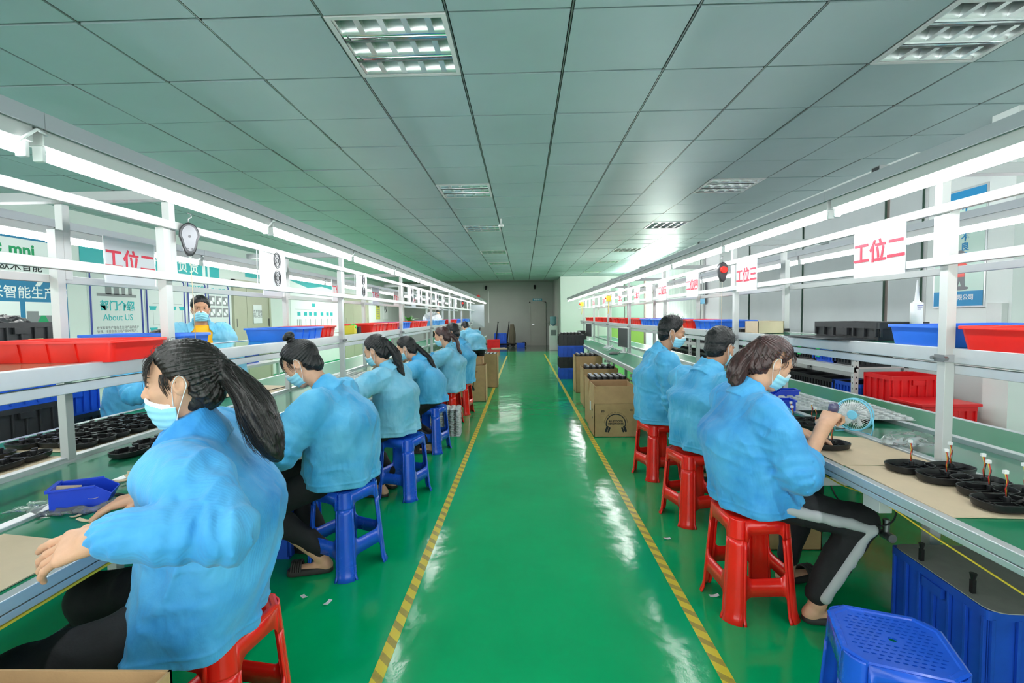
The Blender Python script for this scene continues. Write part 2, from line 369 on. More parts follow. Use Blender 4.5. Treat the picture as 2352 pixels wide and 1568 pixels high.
# recessed louvre lights (switched off)
def louvre():
    t = thing('ceiling_light', 'x', 'ceiling light', (0,0,0))
    fr = MB()
    fr.box(.005,.595,.005,.03,-.004,.01).box(.005,.595,.57,.595,-.004,.01).box(.005,.03,.03,.57,-.004,.01).box(.57,.595,.03,.57,-.004,.01)
    obj('frame', fr, M['white_metal'], t)
    rf = MB()
    rf.box(.02,.58,.02,.58,.085,.09).box(.015,.03,.02,.58,0,.09).box(.57,.585,.02,.58,0,.09).box(.02,.58,.015,.03,0,.09).box(.02,.58,.57,.585,0,.09)
    obj('reflector', rf, M['satin'], t)
    n = 8
    for y in (.1, .3, .5):                                # parabolic troughs of cells
        lv = MB()
        for s in (-1, 1):
            pr = [(y+s*(.068-.028*(k/n)**.6), .002+.062*k/n) for k in range(n+1)]
            lv.loft([[(.03,a,b) for a,b in pr], [(.57,a,b) for a,b in pr]], False, False, close=False)
        for q in range(5):
            x = .03+.54*(q+.0)/4.6
            pr = [(x+(.003+.012*(1-k/n)), .002+.06*k/n) for k in range(n+1)]; pl = [(x-(.003+.012*(1-k/n)), .002+.06*k/n) for k in range(n+1)]
            poly = pr + pl[::-1]
            lv.loft([[(a,y-.06,b) for a,b in poly], [(a,y+.06,b) for a,b in poly]])
        obj('louvre', lv, M['satin'], t, smooth=40)
    for y in (.2, .4):
        pr = [(y+.032*math.cos(PI*k/10), .012+.03*math.sin(PI*k/10)) for k in range(11)]
        lv = MB().loft([[(.03,a,b) for a,b in pr], [(.57,a,b) for a,b in pr]], False, False, close=False)
        obj('mirror_reflector', lv, M['chrome'], t, smooth=True)
    return t
lt = louvre()
for k, (i, j) in enumerate(LIGHTS):
    side = 'above the aisle by the left line' if i == 0 else 'above the right line'
    lab = '%s unlit louvre ceiling light from the near end, %s' % (ORD[k//2], side)
    o = lt if k == 0 else dup(lt)
    o.location = (GX+.6*i, GY+.6*j, ZC); o['label'] = lab; o['group'] = 'recessed louvre ceiling lights'

# ================================================================== the two assembly lines
def line(side, xf, x1, x2, xb, posts, y0, y1, lab, xmidrail=True):
    """side -1 left / +1 right; xf front edge, x1 front posts, x2 rear posts, xb rear edge"""
    s = side; t = thing('assembly_line', lab, 'workbench', ((x1+x2)/2, 0, 0)); ox = (x1+x2)/2
    def B(a, b, ya, yb, za, zb, mb=None):
        mb = mb or MB(); a -= ox; b -= ox
        return mb.box(min(a,b), max(a,b), ya, yb, za, zb)
    T = .75
    obj('worktop', B(xf+s*.03, x1-s*.03, y0, y1, T-.025, T), M['green_mat'], t, label='green rubber topped worktop on the aisle side')
    e = B(xf, xf+s*.034, y0, y1, T-.03, T+.003); B(xf+s*.004, xf+s*.03, y0, y1, T-.055, T-.034, e)
    obj('edge_profile', e, M['alu'], t, bevel=.003)
    if s < 0: obj('edge_band', B(xf+s*.002, xf+s*.03, y0, y1, T-.062, T-.056), M['yellow'], t)
    st = B(x1-s*.03, x1+s*.012, y0, y1, T-.05, T+.012); obj('belt_rail', st, M['alu'], t, bevel=.003)
    st = B(x2-s*.012, x2+s*.03, y0, y1, T-.05, T+.012); obj('belt_rail', st, M['alu'], t, bevel=.003)
    obj('conveyor_belt', B(x1+s*.012, x2-s*.012, y0, y1, T-.03, T-.012), M['belt'], t)
    obj('belt_bed', B(x1+s*.012, x2-s*.012, y0, y1, T-.12, T-.031), M['grey_metal'], t)
    obj('worktop', B(x2+s*.03, xb-s*.03, y0, y1, T-.025, T), M['green_mat'], t, label='green rubber topped worktop on the far side')
    obj('edge_profile', B(xb-s*.034, xb, y0, y1, T-.06, T+.003), M['alu'], t, bevel=.003)
    # shelf
    obj('shelf', B(x1+s*.03, x2-s*.03, y0, y1, 1.215, 1.238), M['shelf_mat'], t)
    for xx, d in ((x1, 1), (x2, -1)):
        q = B(xx+s*d*.012, xx+s*d*.05, y0, y1, 1.18, 1.242); B(xx+s*d*.02, xx+s*d*.045, y0, y1, 1.135, 1.172, q)
        obj('shelf_edge', q, M['alu'], t, bevel=.003)
    # rails
    for xx, d in ((x1, -1), (x2, 1)):
        obj('rail', B(xx+s*d*.02, xx+s*d*.045, y0, y1, 1.585, 1.622), M['white_metal'], t, bevel=.003)
    zt = 1.825 if s < 0 else 1.80; obj('rail', B(x1-s*.045, x1-s*.02, y0, y1, zt, zt+.037), M['white_metal'], t, bevel=.003)
    yf = 2.1 if s > 0 else 1.2; obj('foot_rail', MB().tube([((x1-s*.19)-ox, yf, .42), (x1-s*.19-ox, y1-.2, .42)], .012, 10), M['grey_metal'], t, smooth=40)
    obj('pipe_fitting', MB().tube([(x1-s*.19-ox, yf-.02, .42), (x1-s*.19-ox, yf+.04, .42)], .019, 10).tube([(x1-s*.19-ox, yf+.02, .42), (x1-s*.19-ox, yf+.02, .49)], [.012,.014], 10), M['steel'], t, smooth=40)
    # uprights
    for k, y in enumerate(posts):
        for xx in (x1, x2):
            obj('post', B(xx-s*.02, xx+s*.02, y-.02, y+.02, T, 1.83), M['white_metal'], t, bevel=.002)
            obj('post_extension', B(xx-s*.018, xx+s*.018, y+.022, y+.06, 1.6, 1.952), M['white_metal'], t, bevel=.002)
            xl = xx+(s*.15 if xx == x1 else 0); obj('leg', B(xl-s*.025, xl+s*.025, y+.2, y+.25, 0, T-.12), M['white_metal'], t, bevel=.002)
            c = B(xx-s*.028, xx+s*.028, y-.026, y+.026, 1.185, 1.215)
            for dy in (-.03, .03): c.merge(MB().tube([(xx-ox-s*.036, y+dy, 1.2), (xx-ox-s*.02, y+dy, 1.2)], .009, 6))
            obj('clamp', c, M['steel'], t)
            g = MB(); bx = xx-ox
            for dy in (1,):
                poly = [(y+.02, 1.58), (y+.02, 1.48), (y+.04, 1.48), (y+.13, 1.585)]
                g.ext([(a, b) for a, b in poly], 0, bx-.004, bx+.004)
        lf = xf+s*.08
        obj('bracket', B(lf-s*.02, lf+s*.03, y-.20, y-.11, T-.13, T-.06), M['white_metal'], t, bevel=.002)
        obj('cross_bar', B(lf, xb-s*.06, y+.205, y+.245, T-.165, T-.125), M['white_metal'], t, bevel=.002)
        obj('lamp_arm', B(x1-s*.31, x2+s*.33, y-.025, y+.025, 1.953, 1.995), M['arm_grey'], t, bevel=.002)
        for xx, d in ((x1-s*.3105, -1), (x2+s*.3305, 1)):
            obj('arm_end', B(xx, xx-s*d*.003, y-.021, y+.021, 1.957, 1.991), M['dark_metal'], t)  # dark plate paints the shade inside the open tube end
    return t
LP = [2.23+2.17*k for k in range(-1, 7)]
RP = [2.07+2.02*k for k in range(-1, 7)]
line(-1, -1.22, -1.66, -2.17, -2.87, LP, -1.2, 16.3, 'long white framed assembly bench with green top on the left of the aisle')
line(1, 1.305, 1.77, 2.18, 2.62, RP, -.6, 15.2, 'long white framed assembly bench with green top on the right of the aisle')

# end board of the left line
solo('end_board', MB().box(-.26,.20,-.01,.01,1.05,1.78).box(-.28,.22,-.016,.016,1.78,1.80).box(.2,.22,-.016,.016,1.03,1.78).box(-.28,.2,-.016,.016,1.03,1.05), M['grey_metal'], 'grey framed panel closing the far end of the left line', 'panel', (-1.52, 16.25, 0))

# batten lights : beam, batten, tube and two lamp holders; each 1.2 m
def batten():
    t = thing('tube_light', 'x', 'tube light')
    obj('beam', MB().box(-.04,.04,.0,1.2,.068,.1).box(-.044,-.036,0,1.2,.058,.1).box(.036,.044,0,1.2,.058,.1), M['grey_metal'], t)
    obj('batten', MB().box(-.024,.024,.012,1.188,.02,.068), M['white_metal'], t, bevel=.003)
    obj('tube', MB().tube([(0,.03,0),(0,1.17,0)], .0145, 12), M['tube'], t, smooth=40)
    for y in (.016, 1.172): obj('lamp_holder', MB().box(-.014,.014,y,y+.014,-.02,.024), M['white_plastic'], t, bevel=.003)
    obj('lead', MB().tube([(.026,.02,.05),(.04,-.02,.05),(.035,-.05,.02),(.012,-.06,-.002)], .004, 6), M['white_plastic'], t, smooth=True)
    return t
bt = batten(); first = True
for x, ys, n, where in ((-1.30, -1.12, 15, 'over the aisle side of the left line'), (-2.55, -1.0, 15, 'over the wall side of the left line'), (1.44, -.1, 13, 'over the aisle side of the right line'), (2.53, -.3, 13, 'over the window side of the right line')):
    for k in range(n):
        o = bt if first else dup(bt); first = False
        o.location = (x, ys+1.2015*k, 1.852); o['label'] = '%s white tube light from the near end, %s' % (ORD[k], where); o['group'] = 'tube lights ' + where
# ================================================================== figures : one continuous surface grown from a distance field
F32 = np.float32
_lat = np.random.RandomState(5).rand(32,32,32).astype(F32)
def vnoise(P):
    i = np.floor(P).astype(np.int32); f = (P - i).astype(F32); f = f*f*(3-2*f); i &= 31; j = (i+1) & 31
    x0, y0, z0 = i[...,0], i[...,1], i[...,2]; x1, y1, z1 = j[...,0], j[...,1], j[...,2]; fx, fy, fz = f[...,0], f[...,1], f[...,2]
    a = _lat[x0,y0,z0]*(1-fx)+_lat[x1,y0,z0]*fx; b = _lat[x0,y1,z0]*(1-fx)+_lat[x1,y1,z0]*fx
    c = _lat[x0,y0,z1]*(1-fx)+_lat[x1,y0,z1]*fx; d = _lat[x0,y1,z1]*(1-fx)+_lat[x1,y1,z1]*fx
    return (a*(1-fy)+b*fy)*(1-fz)+(c*(1-fy)+d*fy)*fz*1.0
def fold(P, sc, off=0.0):
    n = vnoise(P*np.asarray(sc, F32)+F32(off)); return 1-np.abs(2*n-1)*2       # ridged, about -1..1
A3 = lambda v: np.asarray(v, F32)
class Field:
    def __init__(s): s.ops = []
    def _p(s, kind, f, lo, hi, k): s.ops.append((kind, f, A3(lo), A3(hi), k)); return s
    def cone(s, a, b, ra, rb, k=.01, kind='u'):
        a, b = A3(a), A3(b); ba = b-a; L = float(ba@ba)+1e-9; r = max(ra, rb)
        def f(P):
            pa = P-a; h = np.clip((pa@ba)/L, 0, 1); q = pa-h[...,None]*ba
            return np.sqrt((q*q).sum(-1))-(ra+(rb-ra)*h)
        return s._p(kind, f, np.minimum(a,b)-r, np.maximum(a,b)+r, k)
    def chain(s, pts, rs, k=.01, kind='u'):
        for i in range(len(pts)-1): s.cone(pts[i], pts[i+1], rs[i], rs[i+1], k, kind)
        return s
    def ell(s, c, r, R=None, k=.01, kind='u'):
        c, r = A3(c), A3(r); Rm = np.eye(3, dtype=F32) if R is None else np.asarray(R, F32)
        def f(P):
            q = (P-c)@Rm; k0 = np.sqrt(((q/r)**2).sum(-1)); k1 = np.sqrt(((q/(r*r))**2).sum(-1))+1e-9
            return k0*(k0-1)/k1
        m = float(r.max()); return s._p(kind, f, c-m, c+m, k)
    def loft(s, st, lat, k=.02, n=2.4, kind='u', axis=None):
        """stations (centre, half width along lat, half depth across), cut by parallel planes"""
        C = np.array([A3(q[0]) for q in st]); wa = np.array([q[1] for q in st], F32); wb = np.array([q[2] for q in st], F32)
        A = nrm(C[-1]-C[0]) if axis is None else nrm(axis); lat = np.asarray(lat, float); lat = nrm(lat-A*(lat@A)); fw = np.cross(lat, A)
        A, lat, fw = A3(A), A3(lat), A3(fw); H = C@A
        # densified with a smooth curve through the stations
        hs = np.linspace(H[0], H[-1], 60)
        def sm(y):
            m = np.gradient(y, H) if len(H) > 2 else np.full(len(H), (y[-1]-y[0])/(H[-1]-H[0]))
            i = np.clip(np.searchsorted(H, hs)-1, 0, len(H)-2); d = H[i+1]-H[i]; t = (hs-H[i])/d
            return (2*t**3-3*t**2+1)*y[i]+(t**3-2*t**2+t)*d*m[i]+(-2*t**3+3*t**2)*y[i+1]+(t**3-t**2)*d*m[i+1]
        Ta, Tb, Tu, Tv = sm(wa), sm(wb), sm(C@lat), sm(C@fw)
        def f(P):
            h = P@A; g = np.clip(h, H[0], H[-1]); a = np.interp(g, hs, Ta); b = np.interp(g, hs, Tb)
            u = np.abs(P@lat-np.interp(g, hs, Tu)); v = np.abs(P@fw-np.interp(g, hs, Tv)); w = np.abs(h-g)
            kk = ((u/a)**n+(v/b)**n)**(1/n)+1e-6; ln = np.sqrt(u*u+v*v); d = np.where(kk < .25, -np.minimum(a,b)*(1-kk), ln*(1-1/kk))
            return np.where(w > 0, np.sqrt(np.maximum(d,0)**2+w*w), d)
        m = max(wa.max(), wb.max()); return s._p(kind, f, C.min(0)-m, C.max(0)+m, k)
    def half(s, p, nrm, k=.004):
        """keep what lies on the side the normal points away from"""
        p, nrm = A3(p), A3(nrm)/np.linalg.norm(nrm)
        return s._p('i', lambda P: (P-p)@nrm, [-9]*3, [9]*3, k)
    def disp(s, f, lo=(-9,)*3, hi=(9,)*3): return s._p('d', f, lo, hi, 0)
    def fn(s, kind, f, lo, hi, k=.005): return s._p(kind, f, lo, hi, k)
    def ev(s, P, half):
        """P: [blocks, m, 3]"""
        lo = P.min(1)-half; hi = P.max(1)+half; D = np.full(P.shape[:2], 1.0, F32)
        for kind, f, a, b, k in s.ops:
            mg = k+.03
            idx = np.nonzero(((lo < b+mg) & (hi > a-mg)).all(1))[0]
            if kind in ('i',): idx = np.arange(len(P))
            if not len(idx): continue
            for c in range(0, len(idx), 700):
                ii = idx[c:c+700]; Q = P[ii]; o = D[ii]
                if kind == 'd': D[ii] = o+f(Q).astype(F32); continue
                d = f(Q).astype(F32)
                if kind == 'u': h = np.clip(.5+.5*(d-o)/k, 0, 1); D[ii] = d*(1-h)+o*h-k*h*(1-h)
                elif kind == 's': d = -d; h = np.clip(.5-.5*(o-d)/-k*-1, 0, 1) if False else np.clip(.5-.5*(d-o)/k, 0, 1); D[ii] = d*(1-h)+o*h+k*h*(1-h)
                elif kind == 'i': h = np.clip(.5-.5*(d-o)/k, 0, 1); D[ii] = d*(1-h)+o*h+k*h*(1-h)
        return D
    def mesh(s, h, name, mats, smooth=True):
        us = [q for q in s.ops if q[0] == 'u']; lo = np.min([q[2] for q in us], 0)-.03; hi = np.max([q[3] for q in us], 0)+.03
        B = 8*h; nb = np.ceil((hi-lo)/B).astype(int)+1
        g = np.stack(np.meshgrid(*[np.arange(n) for n in nb], indexing='ij'), -1).reshape(-1, 3)
        cen = (lo+(g+.5)*B).astype(F32); Rr = B*.87
        D = s.ev(cen[:,None,:], B/2)[:,0]; g = g[np.abs(D) < Rr*1.55+.006]
        if not len(g): raise ValueError('empty field '+name)
        m9 = np.stack(np.meshgrid(*[np.arange(9)]*3, indexing='ij'), -1).reshape(-1, 3)
        P = (lo+(g[:,None,:]*8+m9[None])*h).astype(F32); D = np.empty(P.shape[:2], F32)
        for c in range(0, len(P), 3000): D[c:c+3000] = s.ev(P[c:c+3000], 0)
        D = np.where(np.abs(D) < 1e-7, 1e-7, D).reshape(-1, 9, 9, 9)
        S = D < 0
        # cells with a sign change
        cs = sum(S[:,a:a+8,b:b+8,c:c+8].astype(np.int8) for a in (0,1) for b in (0,1) for c in (0,1))
        bi, ci, cj, ck = np.nonzero((cs > 0) & (cs < 8))
        acc = np.zeros((len(bi), 3)); cnt = np.zeros(len(bi))
        for ax in range(3):
            for u in (0,1):
                for v in (0,1):
                    o = [0,0,0]; o[(ax+1)%3] = u; o[(ax+2)%3] = v; e = list(o); e[ax] = 1
                    d0 = D[bi, ci+o[0], cj+o[1], ck+o[2]]; d1 = D[bi, ci+e[0], cj+e[1], ck+e[2]]
                    x = (d0 < 0) != (d1 < 0); t = np.where(x, d0/np.where(x, d0-d1, 1), 0)
                    q = np.tile(np.array(o, float), (len(bi),1)); q[:,ax] = t
                    acc += q*x[:,None]; cnt += x
        cell = g[bi]*8+np.stack([ci,cj,ck], -1)
        V = lo+(cell+acc/cnt[:,None])*h
        NX = (nb*8+16); key = lambda c: ((c[:,0]+4)*NX[1]+(c[:,1]+4))*NX[2]+(c[:,2]+4)
        K = key(cell); od = np.argsort(K); Ks = K[od]; F = []
        for ax in range(3):
            A = S[:, :8,:8,:8]; sl = [slice(0,8)]*3; sl[ax] = slice(1,9); Bq = S[:, sl[0], sl[1], sl[2]]
            qb, qi, qj, qk = np.nonzero(A != Bq); c0 = g[qb]*8+np.stack([qi,qj,qk], -1); inside = A[qb,qi,qj,qk]
            u, v = (ax+1)%3, (ax+2)%3; ids = []; ok = np.ones(len(c0), bool)
            for du, dv in ((0,0),(-1,0),(-1,-1),(0,-1)):
                c = c0.copy(); c[:,u] += du; c[:,v] += dv; kk = key(c); p = np.clip(np.searchsorted(Ks, kk), 0, len(Ks)-1)
                ok &= Ks[p] == kk; ids.append(od[p])
            q = np.stack(ids, -1); q[~inside] = q[~inside][:, ::-1]; F.append(q[ok])
        F = np.concatenate(F)
        me = bpy.data.meshes.new(name); me.vertices.add(len(V)); me.vertices.foreach_set('co', V.astype(F32).ravel())
        me.loops.add(len(F)*4); me.loops.foreach_set('vertex_index', F.astype(np.int32).ravel())
        me.polygons.add(len(F)); me.polygons.foreach_set('loop_start', np.arange(0, len(F)*4, 4, dtype=np.int32))
        try: me.polygons.foreach_set('loop_total', np.full(len(F), 4, np.int32))
        except Exception: pass
        me.polygons.foreach_set('use_smooth', np.ones(len(F), bool))
        for m in (mats if isinstance(mats, (list, tuple)) else [mats]): me.materials.append(m)
        me.update(calc_edges=True); me.validate(); return me
def smooth_path(pts, n=5):
    P = [Vector(p) for p in pts]; Q = [P[0]]+P+[P[-1]]; out = []
    for i in range(1, len(Q)-2):
        for k in range(n):
            t = k/n; out.append(.5*((2*Q[i])+(-Q[i-1]+Q[i+1])*t+(2*Q[i-1]-5*Q[i]+4*Q[i+1]-Q[i+2])*t*t+(-Q[i-1]+3*Q[i]-3*Q[i+1]+Q[i+2])*t**3))
    return out+[Q[-2]]
DEBUG_PEOPLE = False
def nrm(v): v = np.asarray(v, float); return v/np.linalg.norm(v)
def rotm(yaw=0, pitch=0, roll=0):
    """head frame in the figure's frame: x forward, y left, z up; pitch > 0 looks down, roll > 0 tips to the right"""
    return np.array((Matrix.Rotation(yaw, 3, 'Z') @ Matrix.Rotation(pitch, 3, 'Y') @ Matrix.Rotation(roll, 3, 'X')))
def ik(a, c, l1, l2, hint):
    a, c = np.asarray(a, float), np.asarray(c, float); d = c-a; L = min(np.linalg.norm(d), (l1+l2)*.999); d = nrm(d)
    x = (l1*l1-l2*l2+L*L)/(2*L); h = math.sqrt(max(0, l1*l1-x*x)); hv = np.asarray(hint, float); hv = nrm(hv-d*(hv@d))
    return a+d*x+hv*h, a+d*L
M['skin'] = mat('skin', (.66,.37,.24), .5, vary=.06, vscale=25, sub=.12, bump=.04, bscale=350)
M['skin_tan'] = mat('skin_tan', (.50,.26,.155), .5, vary=.06, vscale=25, sub=.1, bump=.04, bscale=350)
M['hair'] = mat('hair', (.014,.011,.010), .36, spec=.55, vary=.5, vscale=60, bump=.25, bscale=140, stretch=(1,1,.25))
M['hair_brown'] = mat('hair_brown', (.05,.020,.019), .33, spec=.6, vary=.5, vscale=60, bump=.25, bscale=140, stretch=(1,1,.25))
M['hair_black'] = mat('hair_black', (.008,.008,.009), .4, spec=.5, vary=.4, vscale=60, bump=.3, bscale=160)
M['jacket'] = mat('jacket', (.032,.33,.66), .72, vary=0, col2=(.13,.50,.78), vscale=4.5, bump=.10, bscale=260, sheen=.15, crease=.5)
M['jacket_pale'] = mat('jacket_pale', (.10,.43,.66), .75, col2=(.26,.58,.76), vscale=4, bump=.10, bscale=260, sheen=.15, crease=.5)
M['jacket_deep'] = mat('jacket_deep', (.022,.27,.68), .72, col2=(.10,.45,.80), vscale=4.5, bump=.08, bscale=260, wave=.10, wscale=48, sheen=.15, crease=.5)
M['seam'] = mat('seam', (.04,.26,.55), .75)
M['trousers'] = mat('trousers', (.012,.012,.014), .8, vary=.3, vscale=12, bump=.1, bscale=200)
M['trousers_grey'] = mat('trousers_grey', (.42,.42,.46), .8, vary=.1, vscale=12)
M['stripe'] = mat('stripe', (.46,.46,.48), .7)
M['mask'] = mat('mask', (.30,.66,.80), .7, vary=.06, vscale=30)
M['mask_white'] = mat('mask_white', (.8,.85,.88), .7)
M['tee'] = mat('tee', (.85,.42,.01), .75)
M['eye_white'] = mat('eye_white', (.8,.78,.75), .2)
M['iris'] = mat('iris', (.02,.012,.008), .1)
M['lip'] = mat('lip', (.5,.2,.17), .5)
M['shoe'] = mat('shoe', (.03,.026,.024), .6)

def head_field(fd, c, R, s=1.0, gender='f'):
    """skull, face, nose, ears in the head frame"""
    R = np.asarray(R); W = lambda p: c+R@(np.array(p)*s)
    E = lambda p, r, k=.012, kind='u', rr=None: fd.ell(W(p), np.array(r)*s, R if rr is None else R@rr, k, kind)
    C = lambda a, b, ra, rb, k=.01, kind='u': fd.cone(W(a), W(b), ra*s, rb*s, k, kind)
    E((-.014,0,.034), (.096,.076,.088)); E((.028,0,-.028), (.066,.060,.088), .02)
    j = .058 if gender == 'f' else .062
    for y in (-1, 1):
        C((-.002,y*j,-.035), (.052,y*.026,-.104), .018, .017, .02); E((.050,y*.040,-.022), (.030,.024,.026), k=.02)
    C((.066,-.012,-.108), (.066,.012,-.108), .017, .017, .018)
    E((.078,0,.026), (.020,.048,.014), k=.02)
    for y in (-1, 1):
        E((.096,y*.031,.006), (.016,.019,.012), .012, 's'); E((.0775,y*.032,.004), (.0125,.0165,.0105), .004)
    C((.084,0,.014), (.106,0,-.027), .0075, .0105, .012); E((.099,0,-.033), (.013,.012,.009), k=.006)
    for y in (-1, 1): E((.092,y*.011,-.035), (.009,.0065,.007), k=.005)
    E((.087,0,-.061), (.011,.021,.006), k=.006); E((.085,0,-.072), (.011,.018,.007), k=.006)
    E((.095,0,-.0665), (.010,.018,.0012), .003, 's')
    for y in (-1, 1):
        rr = np.array(Matrix.Rotation(y*.42, 3, 'Z') @ Matrix.Rotation(-.18, 3, 'Y'))
        E((-.010,y*.079,-.004), (.021,.0075,.032), .006, 'u', rr); E((-.006,y*.086,.002), (.012,.006,.019), .006, 's', rr)
        E((.002,y*.075,-.006), (.006,.006,.008), k=.005)
def hand_field(fd, wr, d, n, curls=(.5,.5,.55,.6), thumb=.5, s=1.0, left=True, spread=.06):
    """wrist, finger direction d, back-of-hand normal n"""
    d = nrm(d); n = nrm(np.asarray(n)-d*(np.asarray(n)@d)); sd = np.cross(n, d)*(-1 if left else 1)    # sd points to the thumb side
    sd = -sd if False else sd
    W = lambda a, b, c: np.asarray(wr)+(d*a+sd*b+n*c)*s
    fd.cone(W(-.01,0,0), W(.03,0,0), .024*s, .026*s, .02)
    for b0, b1, r in ((.024,.030,.0135),(.008,.010,.0145),(-.008,-.010,.014),(-.022,-.028,.0125)):
        fd.cone(W(.025,b0*.75,0), W(.082,b1,0), r*s*1.1, r*s*.92, .012)
    fl = ((.028,.040,.026,.020,.0088),(.0095,.044,.029,.021,.0090),(-.0095,.041,.027,.020,.0086),(-.027,.033,.021,.018,.0078))
    tips = []
    for i, (b, l1, l2, l3, r) in enumerate(fl):
        p = W(.086,b,0); a = curls[i]*.75; sp = spread*(1.5-i); q = [p]
        for l, da in ((l1,.55),(l2,.9),(l3,.6)):
            dir_ = d*math.cos(a)-n*math.sin(a)+sd*sp*math.cos(a); p = p+nrm(dir_)*l*s; q.append(p); a += curls[i]*da
        fd.chain(q, [r*s*1.05, r*s*.98, r*s*.9, r*s*.72], .0035); tips.append(p)
    p0 = W(.018,.022,-.004); t1 = nrm(d*.75+sd*.75-n*(.15+.4*thumb)); p1 = p0+t1*.036*s; t2 = nrm(d*.95+sd*(.35-.5*thumb)-n*(.1+.6*thumb)); p2 = p1+t2*.032*s
    t3 = nrm(d*1.0+sd*(.1-.6*thumb)-n*(.1+.5*thumb)); p3 = p2+t3*.025*s
    fd.chain([p0,p1,p2,p3], [.0155*s,.0115*s,.010*s,.0075*s], .006)
    return tips
def strands(mb, starts, f, n, r=.0011, steps=8, seed=1):
    rr = random.Random(seed)
    for i in range(n):
        pts = f(rr)
        R = [r*(1-.75*k/(len(pts)-1)) for k in range(len(pts))]
        mb.tube(pts, R, 3, False)
def join_mesh(me, mb):
    """append loose strands to a grown mesh"""
    bm = bmesh.new(); bm.from_mesh(me); vs = [bm.verts.new(v) for v in mb.v]
    for f in mb.f:
        try: q = bm.faces.new([vs[i] for i in f]); q.smooth = True
        except ValueError: pass
    bm.to_mesh(me); bm.free(); me.update()

def person(label, loc, face, res=.005, s=1.0, seat=.47, lean=.15, side=0.0, twist=0.0, head_yaw=0, head_pitch=.3, head_roll=0, neck_fwd=.06,
           lh=None, rh=None, lh_d=None, rh_d=None, lh_n=(0,0,1), rh_n=(0,0,1), lcurl=(.5,.5,.55,.6), rcurl=(.5,.5,.55,.6), lthumb=.5, rthumb=.5,
           lhint=(-.3,.6,-.7), rhint=(-.3,-.6,-.7), hair='ponytail', hairmat='hair', skin='skin', jacket='jacket', trousers='trousers', gender='f',
           mask='on', tail=None, tail_r=None, hem=None, width=1.0, depth=1.0, sleeve_end=.93, legs=True, feet=None, stripe=False, eyes='down', standing=False,
           seed=0, cloth_amp=1.7, bun=False, open_front=False, group=None, hem_tilt=0.0, ponyties='black', fringe=0, head_off=(0,0,0), flare=0.0, hip_h=.09, slump=0.0, hs=.92, arm=1.0, fore=1.0, hairline=0.0, hem_fwd=0.0, tousle=0):
    t0 = seed*3.7
    rootE = None
    r0 = random.Random(seed+11)
    up = np.array([math.sin(lean), math.sin(side), 1.0]); up = nrm(up)
    hipz = (seat+hip_h*s) if not standing else .88*s
    pel = np.array([0,0,hipz]); Tw = np.array(Matrix.Rotation(twist, 3, 'Z'))
    waist = pel+np.array([.02*math.sin(lean),0,.13*s]); chest = pel+up*(.34-slump*.8)*s+np.array([-.02,0,0])*s*(1-.5*abs(lean)); shz = pel+up*(.455-slump)*s
    lat = Tw@np.array([0,1.0,-math.sin(side)*.6]); lat = nrm(lat); fwd = nrm(np.cross(lat, [0,0,1.0]))
    sw = (.165 if gender == 'f' else .185)*s*width
    SL, SR = shz+lat*sw, shz-lat*sw
    nb = shz+up*.035*s; ne = nb+(up*.075+fwd*neck_fwd)*s
    Rh = Tw@rotm(head_yaw, head_pitch, head_roll); S0 = s*hs/.92*.92; hc = ne+np.array(head_off)*s+(Rh@np.array([.012,0,.085]))*S0
    l1, l2 = .285*s*arm, .245*s*arm
    hx = .09*s
    if lh is None: lh = pel+np.array([.42,.12,.26])*s
    if rh is None: rh = pel+np.array([.42,-.12,.26])*s
    le, lw = ik(SL, lh, l1, l2, lhint); re_, rw = ik(SR, rh, l1, l2, rhint)
    # ---------- body
    fd = Field()
    fd.loft([(pel-np.array([0,0,.02]), .135*s, .10*s), (waist, .115*s, .085*s), (chest, .14*s, .095*s), (shz-up*.03*s, .11*s, .065*s), (nb, .05*s, .05*s)], lat, .03)
    fd.cone(nb-up*.03*s, ne+fwd*.0, .052*s, .048*s, .03); fd.cone(ne, hc+Rh@np.array([-.018,0,-.04])*s*hs, .048*s, .05*s, .02)
    head_field(fd, hc, Rh, s*hs, gender)
    for S_, e_, w_ in ((SL,le,lw),(SR,re_,rw)):
        fd.cone(S_-lat*(.03 if S_ is SL else -.03)*s-up*.02*s, e_, .038*s, .034*s, .02); fd.cone(e_, w_, .037*s, .025*s, .015)
    ld = nrm(lw-le) if lh_d is None else nrm(lh_d); rd = nrm(rw-re_) if rh_d is None else nrm(rh_d)
    ltips = hand_field(fd, lw, ld, lh_n, lcurl, lthumb, s, True); rtips = hand_field(fd, rw, rd, rh_n, rcurl, rthumb, s, False)
    if feet is None: feet = ((.36,.12,0),(.30,-.12,0))
    tro = Field(); shoes = []; legsdat = []
    for sy, ft in ((1, feet[0]), (-1, feet[1])):
        hip = pel+lat*sy*hx+np.array([0,0,-.01]); ank = np.array([ft[0], ft[1], .085*s+ft[2]])
        kn, ank2 = ik(hip, ank, .41*s, .40*s, (1.0, sy*.22, .35) if not standing else (1,0,0)); ank = ank2
        fdir = nrm(np.array([1.0, sy*.2, 0])) if len(ft) < 4 else nrm(np.array([math.cos(ft[3]), math.sin(ft[3]), 0]))
        fd.cone(hip, kn, .058*s, .045*s, .02); fd.cone(kn, ank, .045*s, .032*s, .02)
        heel = ank+np.array([0,0,-.05*s])-fdir*.03*s; toe = ank+fdir*.13*s+np.array([0,0,-.062*s])
        fd.cone(ank, heel, .032*s, .028*s, .015); fd.cone(heel, toe, .028*s, .022*s, .02)
        tro.cone(hip+np.array([.01,0,-.0])*s, kn, .084*s, .066*s, .03); tro.cone(kn, ank+np.array([0,0,.05])*s, .066*s, .048*s, .03)
        sole = lambda a: a*np.array([1,1,0])+np.array([0,0,.012])
        shoes.append(Field().cone(sole(heel), sole(toe), .034*s, .040*s, .01))
        legsdat.append((hip, kn, ank, heel, toe, fdir))
